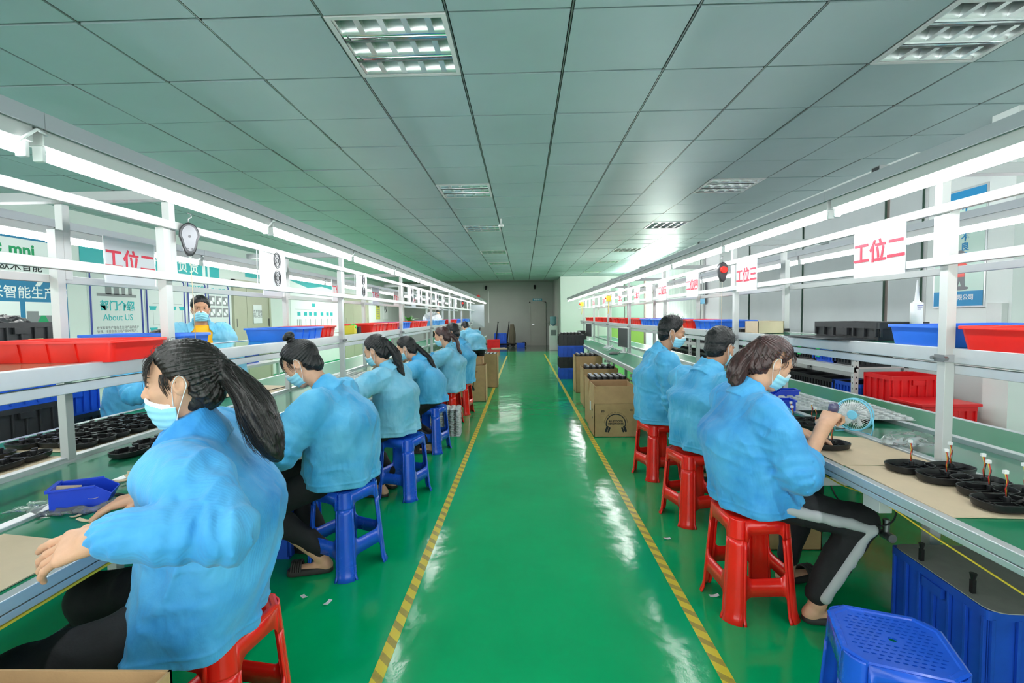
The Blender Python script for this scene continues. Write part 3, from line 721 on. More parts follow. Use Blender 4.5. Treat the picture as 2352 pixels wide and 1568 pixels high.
    tro.loft([(pel+np.array([.01,0,-.05])*s, .15*s*min(1,depth), .105*s*min(1,depth)), (pel+np.array([.0,0,.03])*s, .13*s, .09*s)], lat, .03)
    body = fd.mesh(res, 'person', [M[skin]])
    root = obj('person', body); tagp(root, label, 'person', group); root.location = loc; root.rotation_euler = (0,0,face)
    # ---------- trousers, shoes
    if legs:
        def tf(P): return (-.006*fold(P, (9,9,9), t0)-.003*fold(P, (22,22,14), t0+5))*s
        tro.disp(tf)
        if not standing: tro.half((0,0,seat-.004), (0,0,-1), .004) if False else None
        obj('trousers', tro.mesh(max(res*1.5, .006), 'trousers', [M[trousers]]), parent=root)
        for (hip, kn, ank, heel, toe, fdir), sf in zip(legsdat, shoes):
            sf.half((0,0,.034*s), (0,0,1), .004); sf.half((0,0,.001), (0,0,-1), .002)
            sm = sf.mesh(max(res, .005), 'slipper', [M['shoe']]); mb = MB(); lt_ = np.cross(fdir, [0,0,1]); c0 = heel+fdir*.125*s
            for q in range(5):
                c1 = c0+fdir*.011*q*s
                mb.tube([c1*np.array([1,1,0])+np.array([0,0,.03])+lt_*.042*math.cos(a)*s+np.array([0,0,.042*math.sin(a)*s]) for a in np.linspace(0, PI, 9)], .006*s, 5, False)
            join_mesh(sm, mb); obj('slipper', sm, parent=root)
        if stripe:
            for hip, kn, ank, heel, toe, fdir in legsdat:
                st = Field()
                sy = 1 if hip is legsdat[0][0] else -1
                o = lat*sy
                pts = [hip-np.array([.02,0,0])*s+o*.088*s, kn+o*.062*s+fwd*.004, ank+np.array([0,0,.05])*s+o*.046*s]
                fx = nrm(np.cross(o, [0,0,1]))
                st.chain(pts, [.019*s,.019*s,.018*s], .006)
                st.disp(tf)
                obj('side_stripe', st.mesh(.005, 'side_stripe', [M['stripe']]), parent=root, label='grey stripe down the trouser leg')
    # ---------- jacket
    jk = Field(); W_, Dp = width, depth
    hz = seat-.05 if hem is None else hem
    hb = np.array([0,0,hz])-up*.03+fwd*hem_fwd
    jk.loft([(hb-up*.06, (.208+flare)*s*W_, (.152+flare)*s*Dp), (hb+up*.04, (.208+flare*.8)*s*W_, (.152+flare*.8)*s*Dp), (waist+np.array([-.008,0,.02])*s, .204*s*W_, .150*s*Dp),
             (chest+np.array([-.006,0,0])*s, .197*s*W_, .137*s*Dp), (shz-up*.06*s, .182*s*W_, .118*s*Dp), (shz-up*.015*s, .145*s*W_, .092*s*Dp), (nb, .075*s, .07*s), (nb+up*.03*s, .06*s, .06*s)], lat, .03, 2.3)
    for S_, e_, w_, hv in ((SL,le,lw,1),(SR,re_,rw,-1)):
        jk.cone(S_-lat*hv*.06*s-up*.035*s, S_-up*.025*s, .074*s, .072*s, .04); jk.cone(S_-up*.025*s, S_+(e_-S_)*.35, .072*s, .077*s, .04)
        m_ = e_+(w_-e_)*(sleeve_end if np.isscalar(sleeve_end) else sleeve_end[0 if hv == 1 else 1])
        cu = e_+(m_-e_)*.86
        jk.chain([S_+(e_-S_)*.35, e_, e_+(m_-e_)*.45, cu], [.076*s,.066*s*(.5+.5*fore),.058*s*fore,.050*s*fore], .03)
        jk.cone(cu, m_, .046*s*fore, .038*s*fore, .012)
    # collar
    cn = nrm(ne-nb); cb = nb-up*.004*s; cside = nrm(np.cross(cn, lat))
    def collar(P):
        q = P-A3(cb); a = q@A3(cn); r = q-a[...,None]*A3(cn); rad = np.sqrt((r*r).sum(-1)); fw = r@A3(-cside if (cside@fwd) < 0 else cside)
        tgt = .064*s+.35*np.maximum(0, .045*s-a)*.6+np.clip(fw,-1,1)*.12
        hgt = .052*s-np.maximum(0, fw)*.45
        return np.maximum(np.maximum(np.abs(rad-tgt)-.006*s, a-hgt), -a-.03*s)
    jk.fn('u', collar, cb-.12*s, cb+.12*s, .006)
    up_ = A3(up)
    mids = [((S_+e_)*.5, e_, w_) for S_, e_, w_ in ((SL,le,lw),(SR,re_,rw))]
    e1, e2 = A3(le), A3(re_); ax1 = A3(nrm(lw-le)); ax2 = A3(nrm(rw-re_)); ux1 = A3(nrm(le-SL)); ux2 = A3(nrm(re_-SR)); hv_ = F32(hz)
    ws1, ws2 = A3(lw), A3(rw)
    def cloth(P):
        q = P-A3(pel); y = q@A3(lat)
        big = .006*fold(P, (7.5,7.5,1.6), t0)                             # long vertical drape
        Pd = P+np.stack([q[...,2]*.5, q[...,2]*.4, np.abs(y)*.8], -1).astype(F32)
        mid = .0055*fold(Pd, (14,14,3.2), t0+3.1)*np.clip(vnoise(P*A3((5,5,3))+F32(t0+4))*2.6-.8, 0, 1)+.0035*fold(np.stack([P[...,0]+P[...,2]*.6, P[...,1]-P[...,2]*.5, P[...,2]+np.abs(y)*.3], -1), (4,5,19), t0+9.1)*np.clip(vnoise(P*A3((4,4,4))+F32(t0))*2.2-.7, 0, 1)
        fine = .0012*fold(P, (40,40,22), t0+7.7)
        d = big+mid+fine
        for e_, ax, ux, wv in ((e1,ax1,ux1,ws1),(e2,ax2,ux2,ws2)):
            r = P-e_; dist = np.sqrt((r*r).sum(-1)); g = np.exp(-(dist/.11)**2)
            sgn = np.where((r@ax) > -(r@ux), r@ax, r@ux)
            wv_ = np.sin(sgn*115+5*vnoise(P*A3((16,16,16)))+t0)
            d = d+g*.0042*wv_
            dw = np.sqrt(((P-wv)**2).sum(-1)); d = d+np.exp(-(dw/.06)**2)*.003*np.sin((P@A3(nrm(np.cross(ax,[.3,.5,.8]))))*330+t0)
        if res < .0048:
            for S__, h__ in ((SL,1),(SR,-1)):
                r = P-A3(S__-lat*h__*.03*s); pl = r@A3(nrm(lat*h__*.9-up*.45)); d = d-.0035*np.exp(-(pl/.0042)**2)*np.exp(-((r*r).sum(-1)/(.15*s)**2)**2)
        hemg = np.exp(-((P[...,2]-hv_-.02)/.05)**2)
        th = np.arctan2(q@A3(lat), q@A3(fwd)); d = d+hemg*(.008*np.sin(th*7+t0*2+3*vnoise(P*A3((5,5,5)))))
        d = d+.0025*np.exp(-((P[...,2]-hv_-.035)/.004)**2)
        return -d*F32(cloth_amp*s)
    jk.disp(cloth, A3(nb)-2, A3(nb)+2)
    # pockets and yoke seams read as shallow grooves
    hn = np.array([math.sin(hem_tilt), 0, -math.cos(hem_tilt)])
    jk.half((0,0,hz), hn, .006)
    # neck opening
    jk.cone(nb-up*.05*s+fwd*.02*s, ne+cn*.05*s, .044*s, .056*s, .004, 's')
    if open_front:
        def vee(P):
            q = P-A3(nb-up*.02*s); f_ = q@A3(fwd); z = q[...,2]; l_ = np.abs(q@A3(lat))
            return np.maximum(l_-np.clip(.092*s+z*.10, .03*s, .085*s), .02*s-f_)
        jk.fn('s', vee, nb-np.array([.4,.4,.7]), nb+np.array([.4,.4,.2]), .008)
        te = Field(); te.loft([(pel+np.array([.0,0,-.02]), .165*s, .125*s), (waist+np.array([.01,0,.02]), .15*s, .12*s), (chest+fwd*.012, .165*s, .118*s), (shz-up*.03*s+fwd*.01, .15*s, .09*s), (nb-up*.005*s, .075*s, .066*s)], lat, .02, 2.3)
        te.cone(nb-up*.01*s, ne+cn*.06*s, .046*s, .07*s, .004, 's'); te.disp(lambda P: -.005*fold(P, (11,11,5), t0))
        obj('t_shirt', te.mesh(.006, 't_shirt', [M['tee']]), parent=root, label='orange yellow t-shirt')
    jm = jk.mesh(max(res*1.05, .0045), 'jacket', [M[jacket]])
    obj('jacket', jm, parent=root)
    if open_front:
        for sy in (-1, 1):
            q = [nb+lat*sy*.052*s+up*.035*s-fwd*.01, nb+lat*sy*.112*s+fwd*.045*s+up*.002*s, nb+lat*sy*.098*s+fwd*.115*s-up*.085*s, nb+lat*sy*.060*s+fwd*.098*s-up*.035*s]
            n_ = nrm(fwd*.6+up*.5+lat*sy*.5)*.005; fl_ = MB(); N = 5
            def bl(u, v): return (q[0]*(1-u)+q[1]*u)*(1-v)+(q[3]*(1-u)+q[2]*u)*v+n_*(1+2.5*math.sin(PI*u)*math.sin(PI*.5*(1-v)))
            g_ = [[bl(i/N, j/N) for i in range(N+1)] for j in range(N+1)]
            fl_.loft(g_, False, False, close=False); o_ = obj('collar_flap', fl_, M[jacket], root, smooth=True); md = o_.modifiers.new('cloth', 'SOLIDIFY'); md.thickness = .004
    # ---------- hair
    s = s*hs
    H = lambda p: hc+Rh@(np.array(p)*s)
    hf = Field(); Ri = A3(Rh); hc_ = A3(hc)
    tie = tail[0] if tail else (-.095,0,.055)
    zk = np.array([-.13,-.09,-.06,-.03,.0,.03,.06,.085,.105,.13]); xk = np.array([-.075,-.06,-.045,-.02,.012,.03,.05,.066,.078,.1])
    if gender == 'm': xk = xk+np.array([-.02,-.02,-.012,.004,.008,.006,.004,.0,-.004,0]); 
    xk = xk+hairline*np.clip((zk-.03)/.05, 0, 1)
    th0 = .0145 if gender == 'f' else .0125
    tv = np.array(tie, float); tax = nrm(tv-np.array([.06,0,.04]))
    t_a = A3(nrm(np.cross(tax, [0,1,0.001]))); t_b = A3(nrm(np.cross(tax, t_a))); tv_ = A3(tv)
    def cap(P):
        q = ((P-hc_)@Ri)/F32(s); x, y, z = q[...,0], q[...,1], q[...,2]
        r_ = A3((.096,.076,.088)); o_ = q-A3((-.014,0,.034)); k0 = np.sqrt(((o_/r_)**2).sum(-1)); k1 = np.sqrt(((o_/(r_*r_))**2).sum(-1))+1e-9
        d = k0*(k0-1)/k1
        o2 = q-A3((-.03,0,-.03)); r2 = A3((.066,.066,.088)); k0 = np.sqrt(((o2/r2)**2).sum(-1)); k1 = np.sqrt(((o2/(r2*r2))**2).sum(-1))+1e-9
        d2 = k0*(k0-1)/k1; d = np.minimum(d, d2)
        xh = np.interp(z, zk, xk).astype(F32); m = (xh-x)+.008*(vnoise(q*A3((60,90,60)))-.5)
        # ears stay clear
        ear = np.sqrt(((q-np.stack([np.full_like(x,-.008), np.sign(y)*.08, np.full_like(x,-.008)], -1))/A3((.026,.03,.036)))**2 @ A3((1,1,1)))
        low = np.clip((z+.105)/.03, 0, 1)
        if gender == 'm': low = np.clip((z+.085)/.05, 0, 1)
        th = th0*np.clip(m/.03, 0, 1)**.7*low
        th = np.where(m < 0, -.006, th); th = np.where(ear < 1, np.minimum(th, -.004+.012*np.clip(ear-.85, 0, 1)), th); th = np.where(z < -.105, -.008, th)
        if gender == 'm':
            g = .004*(vnoise(q*A3((75,75,75)))-.5)+.0035*(vnoise(q*A3((150,150,150)))-.5)+np.clip(z-.06,0,.1)*.10
            th = th+np.where(m > .004, g, 0)
        else:
            w_ = q-tv_; an = np.arctan2(w_@t_a, w_@t_b); rr_ = np.sqrt((w_@t_a)**2+(w_@t_b)**2)
            g = .0016*np.sin(an*34+1.6*vnoise(q*A3((14,14,14)))*2)+.0011*np.sin(an*71+1.3)
            th = th+np.where(m > .004, g*np.clip(rr_/.03, 0, 1), 0)
            nearp = np.exp(-(((q-tv_)**2).sum(-1))/(.05**2)); th = th+nearp*.006*(m > 0)
        return (d-th)*F32(s)
    hf.fn('u', cap, hc-.16*s, hc+.16*s, .004)
    mb = MB()
    if tail:
        pts = [H(tail[0])]+[np.asarray(p, float) for p in tail[1:]]
        # resample
        def cat(pts, n):
            out = []; Q = [pts[0]]+list(pts)+[pts[-1]]
            for i in range(1, len(Q)-2):
                for k in range(n):
                    t = k/n; out.append(.5*((2*Q[i])+(-Q[i-1]+Q[i+1])*t+(2*Q[i-1]-5*Q[i]+4*Q[i+1]-Q[i+2])*t*t+(-Q[i-1]+3*Q[i]-3*Q[i+1]+Q[i+2])*t**3))
            return out+[Q[-2]]
        cp = cat(pts, 4); rs = np.interp(np.linspace(0,1,len(cp)), np.linspace(0,1,len(tail_r)), tail_r)*s
        hf.chain(cp, list(rs*.9), .012)
        ax = nrm(cp[-1]-cp[0]); u_ = A3(nrm(np.cross(ax, [.1,1,.2]))); v_ = A3(nrm(np.cross(ax, u_))); c0_ = A3(cp[0])
        def groove(P):
            q = P-c0_; return (-.004*fold(np.stack([q@u_, q@v_, q@A3(ax)], -1), (70,70,6), t0)-.002*fold(np.stack([q@u_, q@v_, q@A3(ax)], -1), (160,160,9), t0))*s
        lo_, hi_ = np.min(cp,0)-.05, np.max(cp,0)+.05
        hf.disp(lambda P: groove(P)*np.clip(((P-c0_)@A3(ax))/.03, 0, 1), lo_, hi_)
        rt = random.Random(seed+5); nst = int(260*min(1, (.0035/res)**1.5))
        for i in range(nst):
            a = rt.uniform(0, 2*PI); q0 = rt.uniform(.0,.35); q1 = rt.uniform(.75, 1.03); k0 = int(q0*(len(cp)-1)); k1 = min(len(cp)-1, int(q1*(len(cp)-1)))
            rr = rt.uniform(.75, 1.12); dr = rt.uniform(-.6,.6); fl = rt.uniform(0,.010)
            P_ = []
            for k in range(k0, k1+1):
                f_ = (k-k0)/max(1, k1-k0); aa = a+dr*f_
                P_.append(cp[k]+(u_*math.cos(aa)+v_*math.sin(aa))*(rs[k]*rr+fl*f_*f_)+np.array([0,0,-.012*f_**3*rt.random()]))
            if len(P_) > 2: mb.tube(P_, [.0012*s*(1-.7*k/(len(P_)-1)) for k in range(len(P_))], 3, False)
        tm = MB(); c = cp[0]+(cp[1]-cp[0])*.15; axd = nrm(cp[1]-cp[0]); uu = nrm(np.cross(axd,[.2,.3,1])); vv = np.cross(axd, uu)
        for dz in (-.006,.004):
            tm.tube([c+axd*dz*s+(uu*math.cos(a)+vv*math.sin(a))*(rs[0]*1.02+.003) for a in np.linspace(0, 2*PI, 17)], .006*s, 6, False)
    if bun:
        b = H((-.035,0,.165)); hf.cone(H((-.03,0,.125)), H((-.033,0,.148)), .020*s, .019*s, .01); hf.ell(b, np.array((.033,.030,.027))*s, Rh, .006)
        ba = A3(b)
        hf.disp(lambda P: -.0035*np.sin(np.arctan2((P-ba)@Ri[:,2], (P-ba)@Ri[:,0])*3+((P-ba)@Ri[:,1])*120)*np.exp(-(((P-ba)**2).sum(-1))/(.05*s)**2), b-.06*s, b+.06*s)
        tm = MB(); tm.tube([H((-.033+.021*math.cos(a), .021*math.sin(a), .141)) for a in np.linspace(0, 2*PI, 17)], .005*s, 6, False)
        tail = tail or None
    rt = random.Random(seed+9)
    # flyaways and fringe
    nfly = 26 if gender == 'f' else 90+tousle
    for i in range(nfly):
        a = rt.uniform(-2.6, 2.6); el = rt.uniform(.2, 1.4); dv = np.array([math.cos(el)*math.cos(a), math.cos(el)*math.sin(a), math.sin(el)])
        if gender == 'f' and dv[0] > .75: continue
        b = np.array((-.014,0,.034))+dv*np.array((.096,.076,.088))*1.12
        if gender == 'm' and b[0] > np.interp(b[2], zk, xk)-.006: continue
        tn = nrm(np.cross(dv, [rt.uniform(-1,1), rt.uniform(-1,1), .3])) if gender == 'f' else nrm(dv*.6+np.array([-.3+rt.uniform(-.7,.7), rt.uniform(-.8,.8), rt.uniform(0,.5)]))
        L_ = rt.uniform(.02,.045) if gender == 'f' else rt.uniform(.010,.022)*(1.9 if tousle and dv[2] > .3 else 1)
        mb.tube([H(b+tn*L_*t+dv*(.010*math.sin(PI*t)+(.004 if gender == 'm' else .002)*t)) for t in np.linspace(0,1,6)], [.0008*s*(1-.6*t) for t in np.linspace(0,1,6)], 3, False)
    for i in range(fringe):
        y0 = rt.uniform(-.055,.055); z0 = .100-abs(y0)*.35; x0 = .066-abs(y0)*.22; L_ = rt.uniform(.05,.095); sw_ = rt.uniform(-.02,.02)+y0*.35; o_ = rt.uniform(.004,.016)
        mb.tube([H((x0+o_*math.sin(PI*min(1,t*.75))+.022*t-.03*abs(y0+sw_*t)*t*5*.4, y0+sw_*t, z0-L_*t+.012*math.sin(PI*t))) for t in np.linspace(0,1,8)], [.0013*s*(1-.7*t) for t in np.linspace(0,1,8)], 3, False)
    for i in range(fringe//2):                              # locks before the ears
        sy = rt.choice((-1,1)); L_ = rt.uniform(.04,.085); x0 = rt.uniform(.018,.042)
        mb.tube([H((x0+.006*math.sin(PI*t)-.004*t, sy*(.070+.006*math.sin(PI*t)-.006*t), .035-L_*t)) for t in np.linspace(0,1,7)], [.0011*s*(1-.7*t) for t in np.linspace(0,1,7)], 3, False)
    hm = hf.mesh(max(res*.8, .003), 'hair', [M[hairmat]]); join_mesh(hm, mb)
    hob = obj('hair', hm, parent=root)
    if tail or bun: obj('hair_tie', tm.mesh('hair_tie', [M['black_soft'] if ponyties == 'black' else M['paper']], True), parent=hob)
    # ---------- eyes, brows
    eb = MB()
    for y in (-1, 1):
        em = MB(); ir = MB()
        if eyes == 'open':
            c = H((.0772,y*.032,.004)); 
            em.merge(MB().lathe([(.0001,-.0125),(.006,-.011),(.0105,-.0065),(.0125,0),(.0105,.0065),(.006,.011),(.0001,.0125)], 14), Matrix.Translation(Vector(H((.0795,y*.032,.004)))) @ Matrix.Diagonal((s,s,s*.42,1)))
            f0 = Rh@np.array([1,y*.08,0]); ir.tube([H((.0885,y*.032,.004)), H((.0925,y*.0325,.004))], [.0056*s,.0046*s], 12)
            e_ = obj('eye', em.mesh('eye', [M['eye_white']], True), parent=root); obj('iris', ir.mesh('iris', [M['iris']], True), parent=e_)
        dz = .0075 if eyes == 'open' else -.004
        eb.tube([H((.0795+.0105*math.sin(PI*t), y*(.017+.031*t), .003+dz*(math.sin(PI*t) if eyes == 'open' else .6*math.sin(PI*t)))) for t in np.linspace(0,1,9)], [.0010*s]+[.0017*s]*7+[.0010*s], 5)
        eb.tube([H((.0855+.007*math.sin(PI*t)-.016*t*t, y*(.014+.040*t), .024+.007*math.sin(PI*t*.8))) for t in np.linspace(0,1,8)], [.0016*s,.0026*s,.003*s,.003*s,.0028*s,.0024*s,.0016*s,.0008*s], 5)
    obj('eyebrows_and_lashes', eb.mesh('eyebrows_and_lashes', [M['hair_black']], True), parent=root)
    # ---------- face mask
    if mask:
        dz = 0.0 if mask == 'on' else (-.030 if mask == 'low' else -.018)
        dx = 0 if mask == 'on' else -.010
        mf = Field()
        def mk(P):
            q = ((P-hc_)@Ri)/F32(s)-A3((dx,0,dz)); x, y, z = q[...,0], q[...,1], q[...,2]
            o_ = q-A3((.028,0,-.052)); r_ = A3((.079,.0655,.085)); k0 = np.sqrt(((o_/r_)**2).sum(-1)); k1 = np.sqrt(((o_/(r_*r_))**2).sum(-1))+1e-9
            d = k0*(k0-1)/k1
            nose = np.sqrt((x-.088)**2+(y*.9)**2+((z+.02)*.7)**2)-.026; h = np.clip(.5+.5*(nose-d)/.03, 0, 1); d = nose*(1-h)+d*h-.03*h*(1-h)
            d = d+.0012*np.sin((z+.3*np.abs(y))*260)+.0006*(vnoise(q*A3((30,30,30)))-.5)
            sh = np.abs(d)-(.0021 if res < .005 else .003)
            top = z-(.0-.028*np.clip(np.abs(y)/.06,0,1)**1.5); bot = -.108-z-.2*np.maximum(0,.05-x); back = (.024+.1*np.maximum(0,-z-.06))-x
            return np.maximum(np.maximum(sh, top), np.maximum(bot, back))*F32(s)
        mf.fn('u', mk, hc-.15*s, hc+.15*s, .002)
        mm = mf.mesh(.0021 if res < .005 else .0036, 'face_mask', [M['mask'], M['mask_white']])
        Rt = np.asarray(Rh).T
        co = np.array([((Rt@(np.array(p.center)-hc))/s) for p in mm.polygons]); top = co[:,2]-dz-(0-.028*np.clip(np.abs(co[:,1])/.06,0,1)**1.5)
        mm.polygons.foreach_set('material_index', (top > -.013).astype(np.int32)); mm.update()
        mo = obj('face_mask', mm, parent=root)
        for y in (-1, 1):
            lp = MB(); lp.tube(smooth_path([H((.030+dx,y*.068,-.036+dz)), H((.012,y*.080,-.006)), H((-.004,y*.086,.022)), H((-.020,y*.087,.020)), H((-.026,y*.083,-.005)), H((-.014,y*.080,-.035)), H((.012,y*.072,-.078+dz*.6)), H((.030+dx,y*.062,-.100+dz))], 4), .0013*s, 5)
            obj('ear_loop', lp.mesh('ear_loop', [M['mask_white']], True), parent=mo)
    if DEBUG_PEOPLE: print('PERSON', label[:40], 'head', np.round(np.array(root.matrix_basis @ Vector(hc)),3), 'lw', np.round(np.array(root.matrix_basis @ Vector(lw)),3), 'rw', np.round(np.array(root.matrix_basis @ Vector(rw)),3))
    return root, dict(pel=pel, hc=hc, Rh=Rh, lw=lw, rw=rw, ltips=ltips, rtips=rtips, le=le, re=re_, SL=SL, SR=SR, nb=nb, knees=[l[1] for l in legsdat])
# ================================================================== the workers
def lp(X0, Y0, face):
    """world point -> the figure's own frame"""
    c, s_ = math.cos(face), math.sin(face)
    return lambda X, Y, Z: np.array([(X-X0)*c+(Y-Y0)*s_, -(X-X0)*s_+(Y-Y0)*c, Z])

# --- left row, nearest
X0, Y0, fa = -.96, 1.44, rad(199); Lf = lp(X0, Y0, fa)
person('woman nearest the camera, long loose ponytail, lowered mask, left hand reaching over the bench', (X0,Y0,0), fa, res=.0034, s=1.06, slump=.015, lean=.05, side=.06, head_yaw=.07, head_pitch=.10, head_roll=.02, neck_fwd=.03,
    lh=Lf(-.92,1.02,.93), rh=Lf(-1.30,1.62,.80), lh_d=Lf(-1.09,.995,.885)-Lf(-.92,1.02,.93), lh_n=(.1,.55,.8), lcurl=(.25,.40,.5,.55), lthumb=.3, lhint=Lf(-.70,1.10,.95)-Lf(-.88,1.12,1.02), hs=.86, arm=.87, fore=.85,
    tail=[(-.098,.0,.052), Lf(-.83,1.43,1.18), Lf(-.795,1.44,1.08), Lf(-.755,1.44,.985)], tail_r=[.024,.040,.056,.052,.020], hair='ponytail', hairmat='hair', jacket='jacket_deep', mask='low', fringe=110,
    width=1.08, depth=1.10, flare=-.01, hem=.475, hem_tilt=0, sleeve_end=(.96,.9), cloth_amp=1.5, hem_fwd=.05, head_off=(-.03,.01,0), seed=1, feet=((.30,.05,0),(.28,-.24,0)), group='workers in blue jackets on the left row')
# --- left row, second: bun
X0, Y0, fa = -1.04, 2.70, rad(181); Lf = lp(X0, Y0, fa)
person('woman with a black top bun and blue mask, bent over the left bench', (X0,Y0,0), fa, res=.0042, s=1.04, slump=.05, lean=.12, side=.06, head_yaw=.02, head_pitch=.62, neck_fwd=.075,
    lh=Lf(-1.36,2.58,.80), rh=Lf(-1.42,2.78,.80), lhint=(-.2,.75,-.6), lh_n=(0,.5,1), rh_n=(0,-.3,1), lcurl=(.9,.9,.9,.9), rcurl=(.9,.9,.9,.9), hair='bun', bun=True, tail=None, hairmat='hair_black', jacket='jacket', mask='on', fringe=60,
    width=1.15, depth=1.22, hem=.50, hem_tilt=.0, cloth_amp=1.5, seed=2, feet=((.10,.10,0),(.20,-.12,0)), skin='skin', group='workers in blue jackets on the left row')
# --- third: ponytail, white hair tie
X0, Y0, fa = -1.02, 3.80, rad(168); Lf = lp(X0, Y0, fa)
person('woman with a high black ponytail and a white hair tie, beyond the bun woman', (X0,Y0,0), fa, res=.005, s=1.03, slump=.07, lean=.10, head_yaw=-.03, head_pitch=.42, neck_fwd=.06,
    lh=Lf(-1.42,3.55,.82), rh=Lf(-1.34,4.15,.84), lhint=(-.1,.9,-.3), rhint=(-.2,-.9,-.3), tail=[(-.09,0,.075), Lf(-1.01,3.80,1.12), Lf(-.985,3.80,1.02), Lf(-.955,3.80,.94)], tail_r=[.024,.036,.034,.028,.012], hairmat='hair_black', jacket='jacket_pale', ponyties='white',
    width=.98, depth=1.0, hem=.495, seed=3, sleeve_end=.72, feet=((.1,.10,0),(.12,-.10,0)), group='workers in blue jackets on the left row')
# --- fourth: long thin ponytail
X0, Y0, fa = -.97, 5.02, rad(178); Lf = lp(X0, Y0, fa)
person('woman with a long thin ponytail down her back, fourth worker in the left row', (X0,Y0,0), fa, res=.006, s=1.02, slump=.10, lean=.34, head_yaw=0, head_pitch=.45, neck_fwd=.06,
    lh=Lf(-1.42,4.82,.86), rh=Lf(-1.45,5.05,.84), lhint=(-.1,.8,-.5), rhint=(-.1,-.8,-.5), tail=[(-.10,0,.015), Lf(-.99,5.03,.98), Lf(-.94,5.02,.89), Lf(-.895,5.02,.80)], tail_r=[.022,.026,.022,.016,.007], hairmat='hair_black', jacket='jacket', 
    width=1.0, depth=1.0, hem=.53, seed=4, feet=((.02,.08,0),(.04,-.08,0)), group='workers in blue jackets on the left row')
# --- fifth
X0, Y0, fa = -.95, 6.25, rad(178); Lf = lp(X0, Y0, fa)
person('masked woman with a low brown ponytail on a red stool, fifth in the left row', (X0,Y0,0), fa, res=.007, s=1.05, slump=.08, lean=.0, head_yaw=-.05, head_pitch=.35, neck_fwd=.06,
    lh=Lf(-1.40,6.1,.84), rh=Lf(-1.40,6.3,.84), tail=[(-.10,0,.03), Lf(-.86,6.25,1.10), Lf(-.84,6.24,1.0), Lf(-.80,6.24,.92)], tail_r=[.02,.026,.022,.016,.007], hairmat='hair_brown', jacket='jacket_pale', width=1.1, depth=1.1, hem=.45, seed=5, ponyties='white', group='workers in blue jackets on the left row')
# --- sixth: man
X0, Y0, fa = -.90, 6.95, rad(170); Lf = lp(X0, Y0, fa)
person('man with short black hair on a red stool, sixth in the left row', (X0,Y0,0), fa, res=.007, s=1.09, slump=.08, lean=.04, head_yaw=.05, head_pitch=.3, hairmat='hair_black', skin='skin_tan', gender='m', jacket='jacket',
    lh=Lf(-1.33,6.8,.84), rh=Lf(-1.33,7.0,.84), width=1.08, depth=1.1, hem=.46, seed=6, group='workers in blue jackets on the left row')
# --- seventh: bent over, standing
X0, Y0, fa = -.86, 9.05, rad(125); Lf = lp(X0, Y0, fa)
person('worker in a pale blue jacket and black trousers, standing bent over by the cartons', (X0,Y0,0), fa, res=.009, s=.9, lean=1.35, head_pitch=.8, hairmat='hair_black', gender='m', jacket='jacket_pale', standing=True, hem=.78,
    lh=(.5,.15,.75), rh=(.5,-.1,.75), width=.85, depth=.95, seed=7, feet=((0,.12,0),(.02,-.12,0)), group='workers in blue jackets on the left row')
# --- behind the left bench
X0, Y0, fa = -3.04, 4.52, rad(-55)
person('standing man facing the aisle, open blue jacket over an orange yellow t-shirt', (X0,Y0,0), fa, res=.0042, s=.99, lean=0.0, head_yaw=.02, head_pitch=.02, neck_fwd=.02, standing=True, gender='m', hairmat='hair_black', skin='skin_tan', jacket='jacket_pale', mask='mid', eyes='open', open_front=True, hairline=.02,
    lh=(.10,.33,.80), rh=(.10,-.33,.80), lhint=(-.4,.9,-.2), rhint=(-.4,-.9,-.2), width=.95, depth=.98, hem=.70, seed=8, feet=((.02,.12,0),(.02,-.12,0)), trousers='trousers')
X0, Y0, fa = -3.22, 3.92, rad(5); Lf = lp(X0, Y0, fa)
person('black haired worker half hidden behind the left shelf, bare forearm resting on the bench', (X0,Y0,0), fa, res=.0055, s=1.02, lean=.18, head_pitch=.5, gender='m', hairmat='hair_black', skin='skin_tan', jacket='jacket', mask=None,
    rh=Lf(-2.76,3.74,.86), lh=Lf(-2.70,4.1,.84), rhint=(-.3,-.9,-.4), sleeve_end=(.5,.42), width=1.1, depth=1.1, seed=9, rcurl=(.8,.8,.8,.8))
person('dark haired man in dark clothes far behind the left line', (-2.95,16.4,0), rad(-60), res=.012, s=1.0, lean=.1, head_pitch=.3, gender='m', hairmat='hair_black', skin='skin', jacket='trousers', mask=None, standing=True, hem=.75, lh=(.3,.2,.95), rh=(.3,-.2,.95), seed=10, feet=((0,.12,0),(0,-.12,0)))
# --- right row, nearest
X0, Y0, fa = 1.07, 2.31, rad(4); Lf = lp(X0, Y0, fa)
R3, R3i = person('woman with a short reddish ponytail, driving screws at the right bench, striped black trousers', (X0,Y0,0), fa, res=.0036, s=1.03, slump=.045, lean=-.02, side=0, head_yaw=-.03, head_pitch=.52, neck_fwd=.055,
    rh=Lf(1.315,2.15,.885), lh=Lf(1.325,2.36,.815), rh_d=(.62,.25,.62), rh_n=(-.65,-.35,.65), lh_d=(.9,-.35,-.1), lh_n=(-.1,.2,1), rhint=(-.1,-.4,-.9), lhint=(-.2,.8,-.5), rcurl=(1.5,1.5,1.5,1.5), lcurl=(.7,.8,.9,.9), rthumb=.9,
    tail=[(-.085,.0,.075), Lf(1.03,2.31,1.17), Lf(1.005,2.31,1.10), Lf(1.02,2.30,1.045)], tail_r=[.026,.044,.046,.038,.018], hairmat='hair_brown', jacket='jacket_deep', mask='on', sleeve_end=(.42,.30),
    width=1.03, depth=1.12, hem=.50, hem_tilt=.06, cloth_amp=1.5, hem_fwd=.03, seed=12, stripe=True, feet=((.30,.16,0),(.235,-.165,0)), fringe=40, group='workers in blue jackets on the right row')
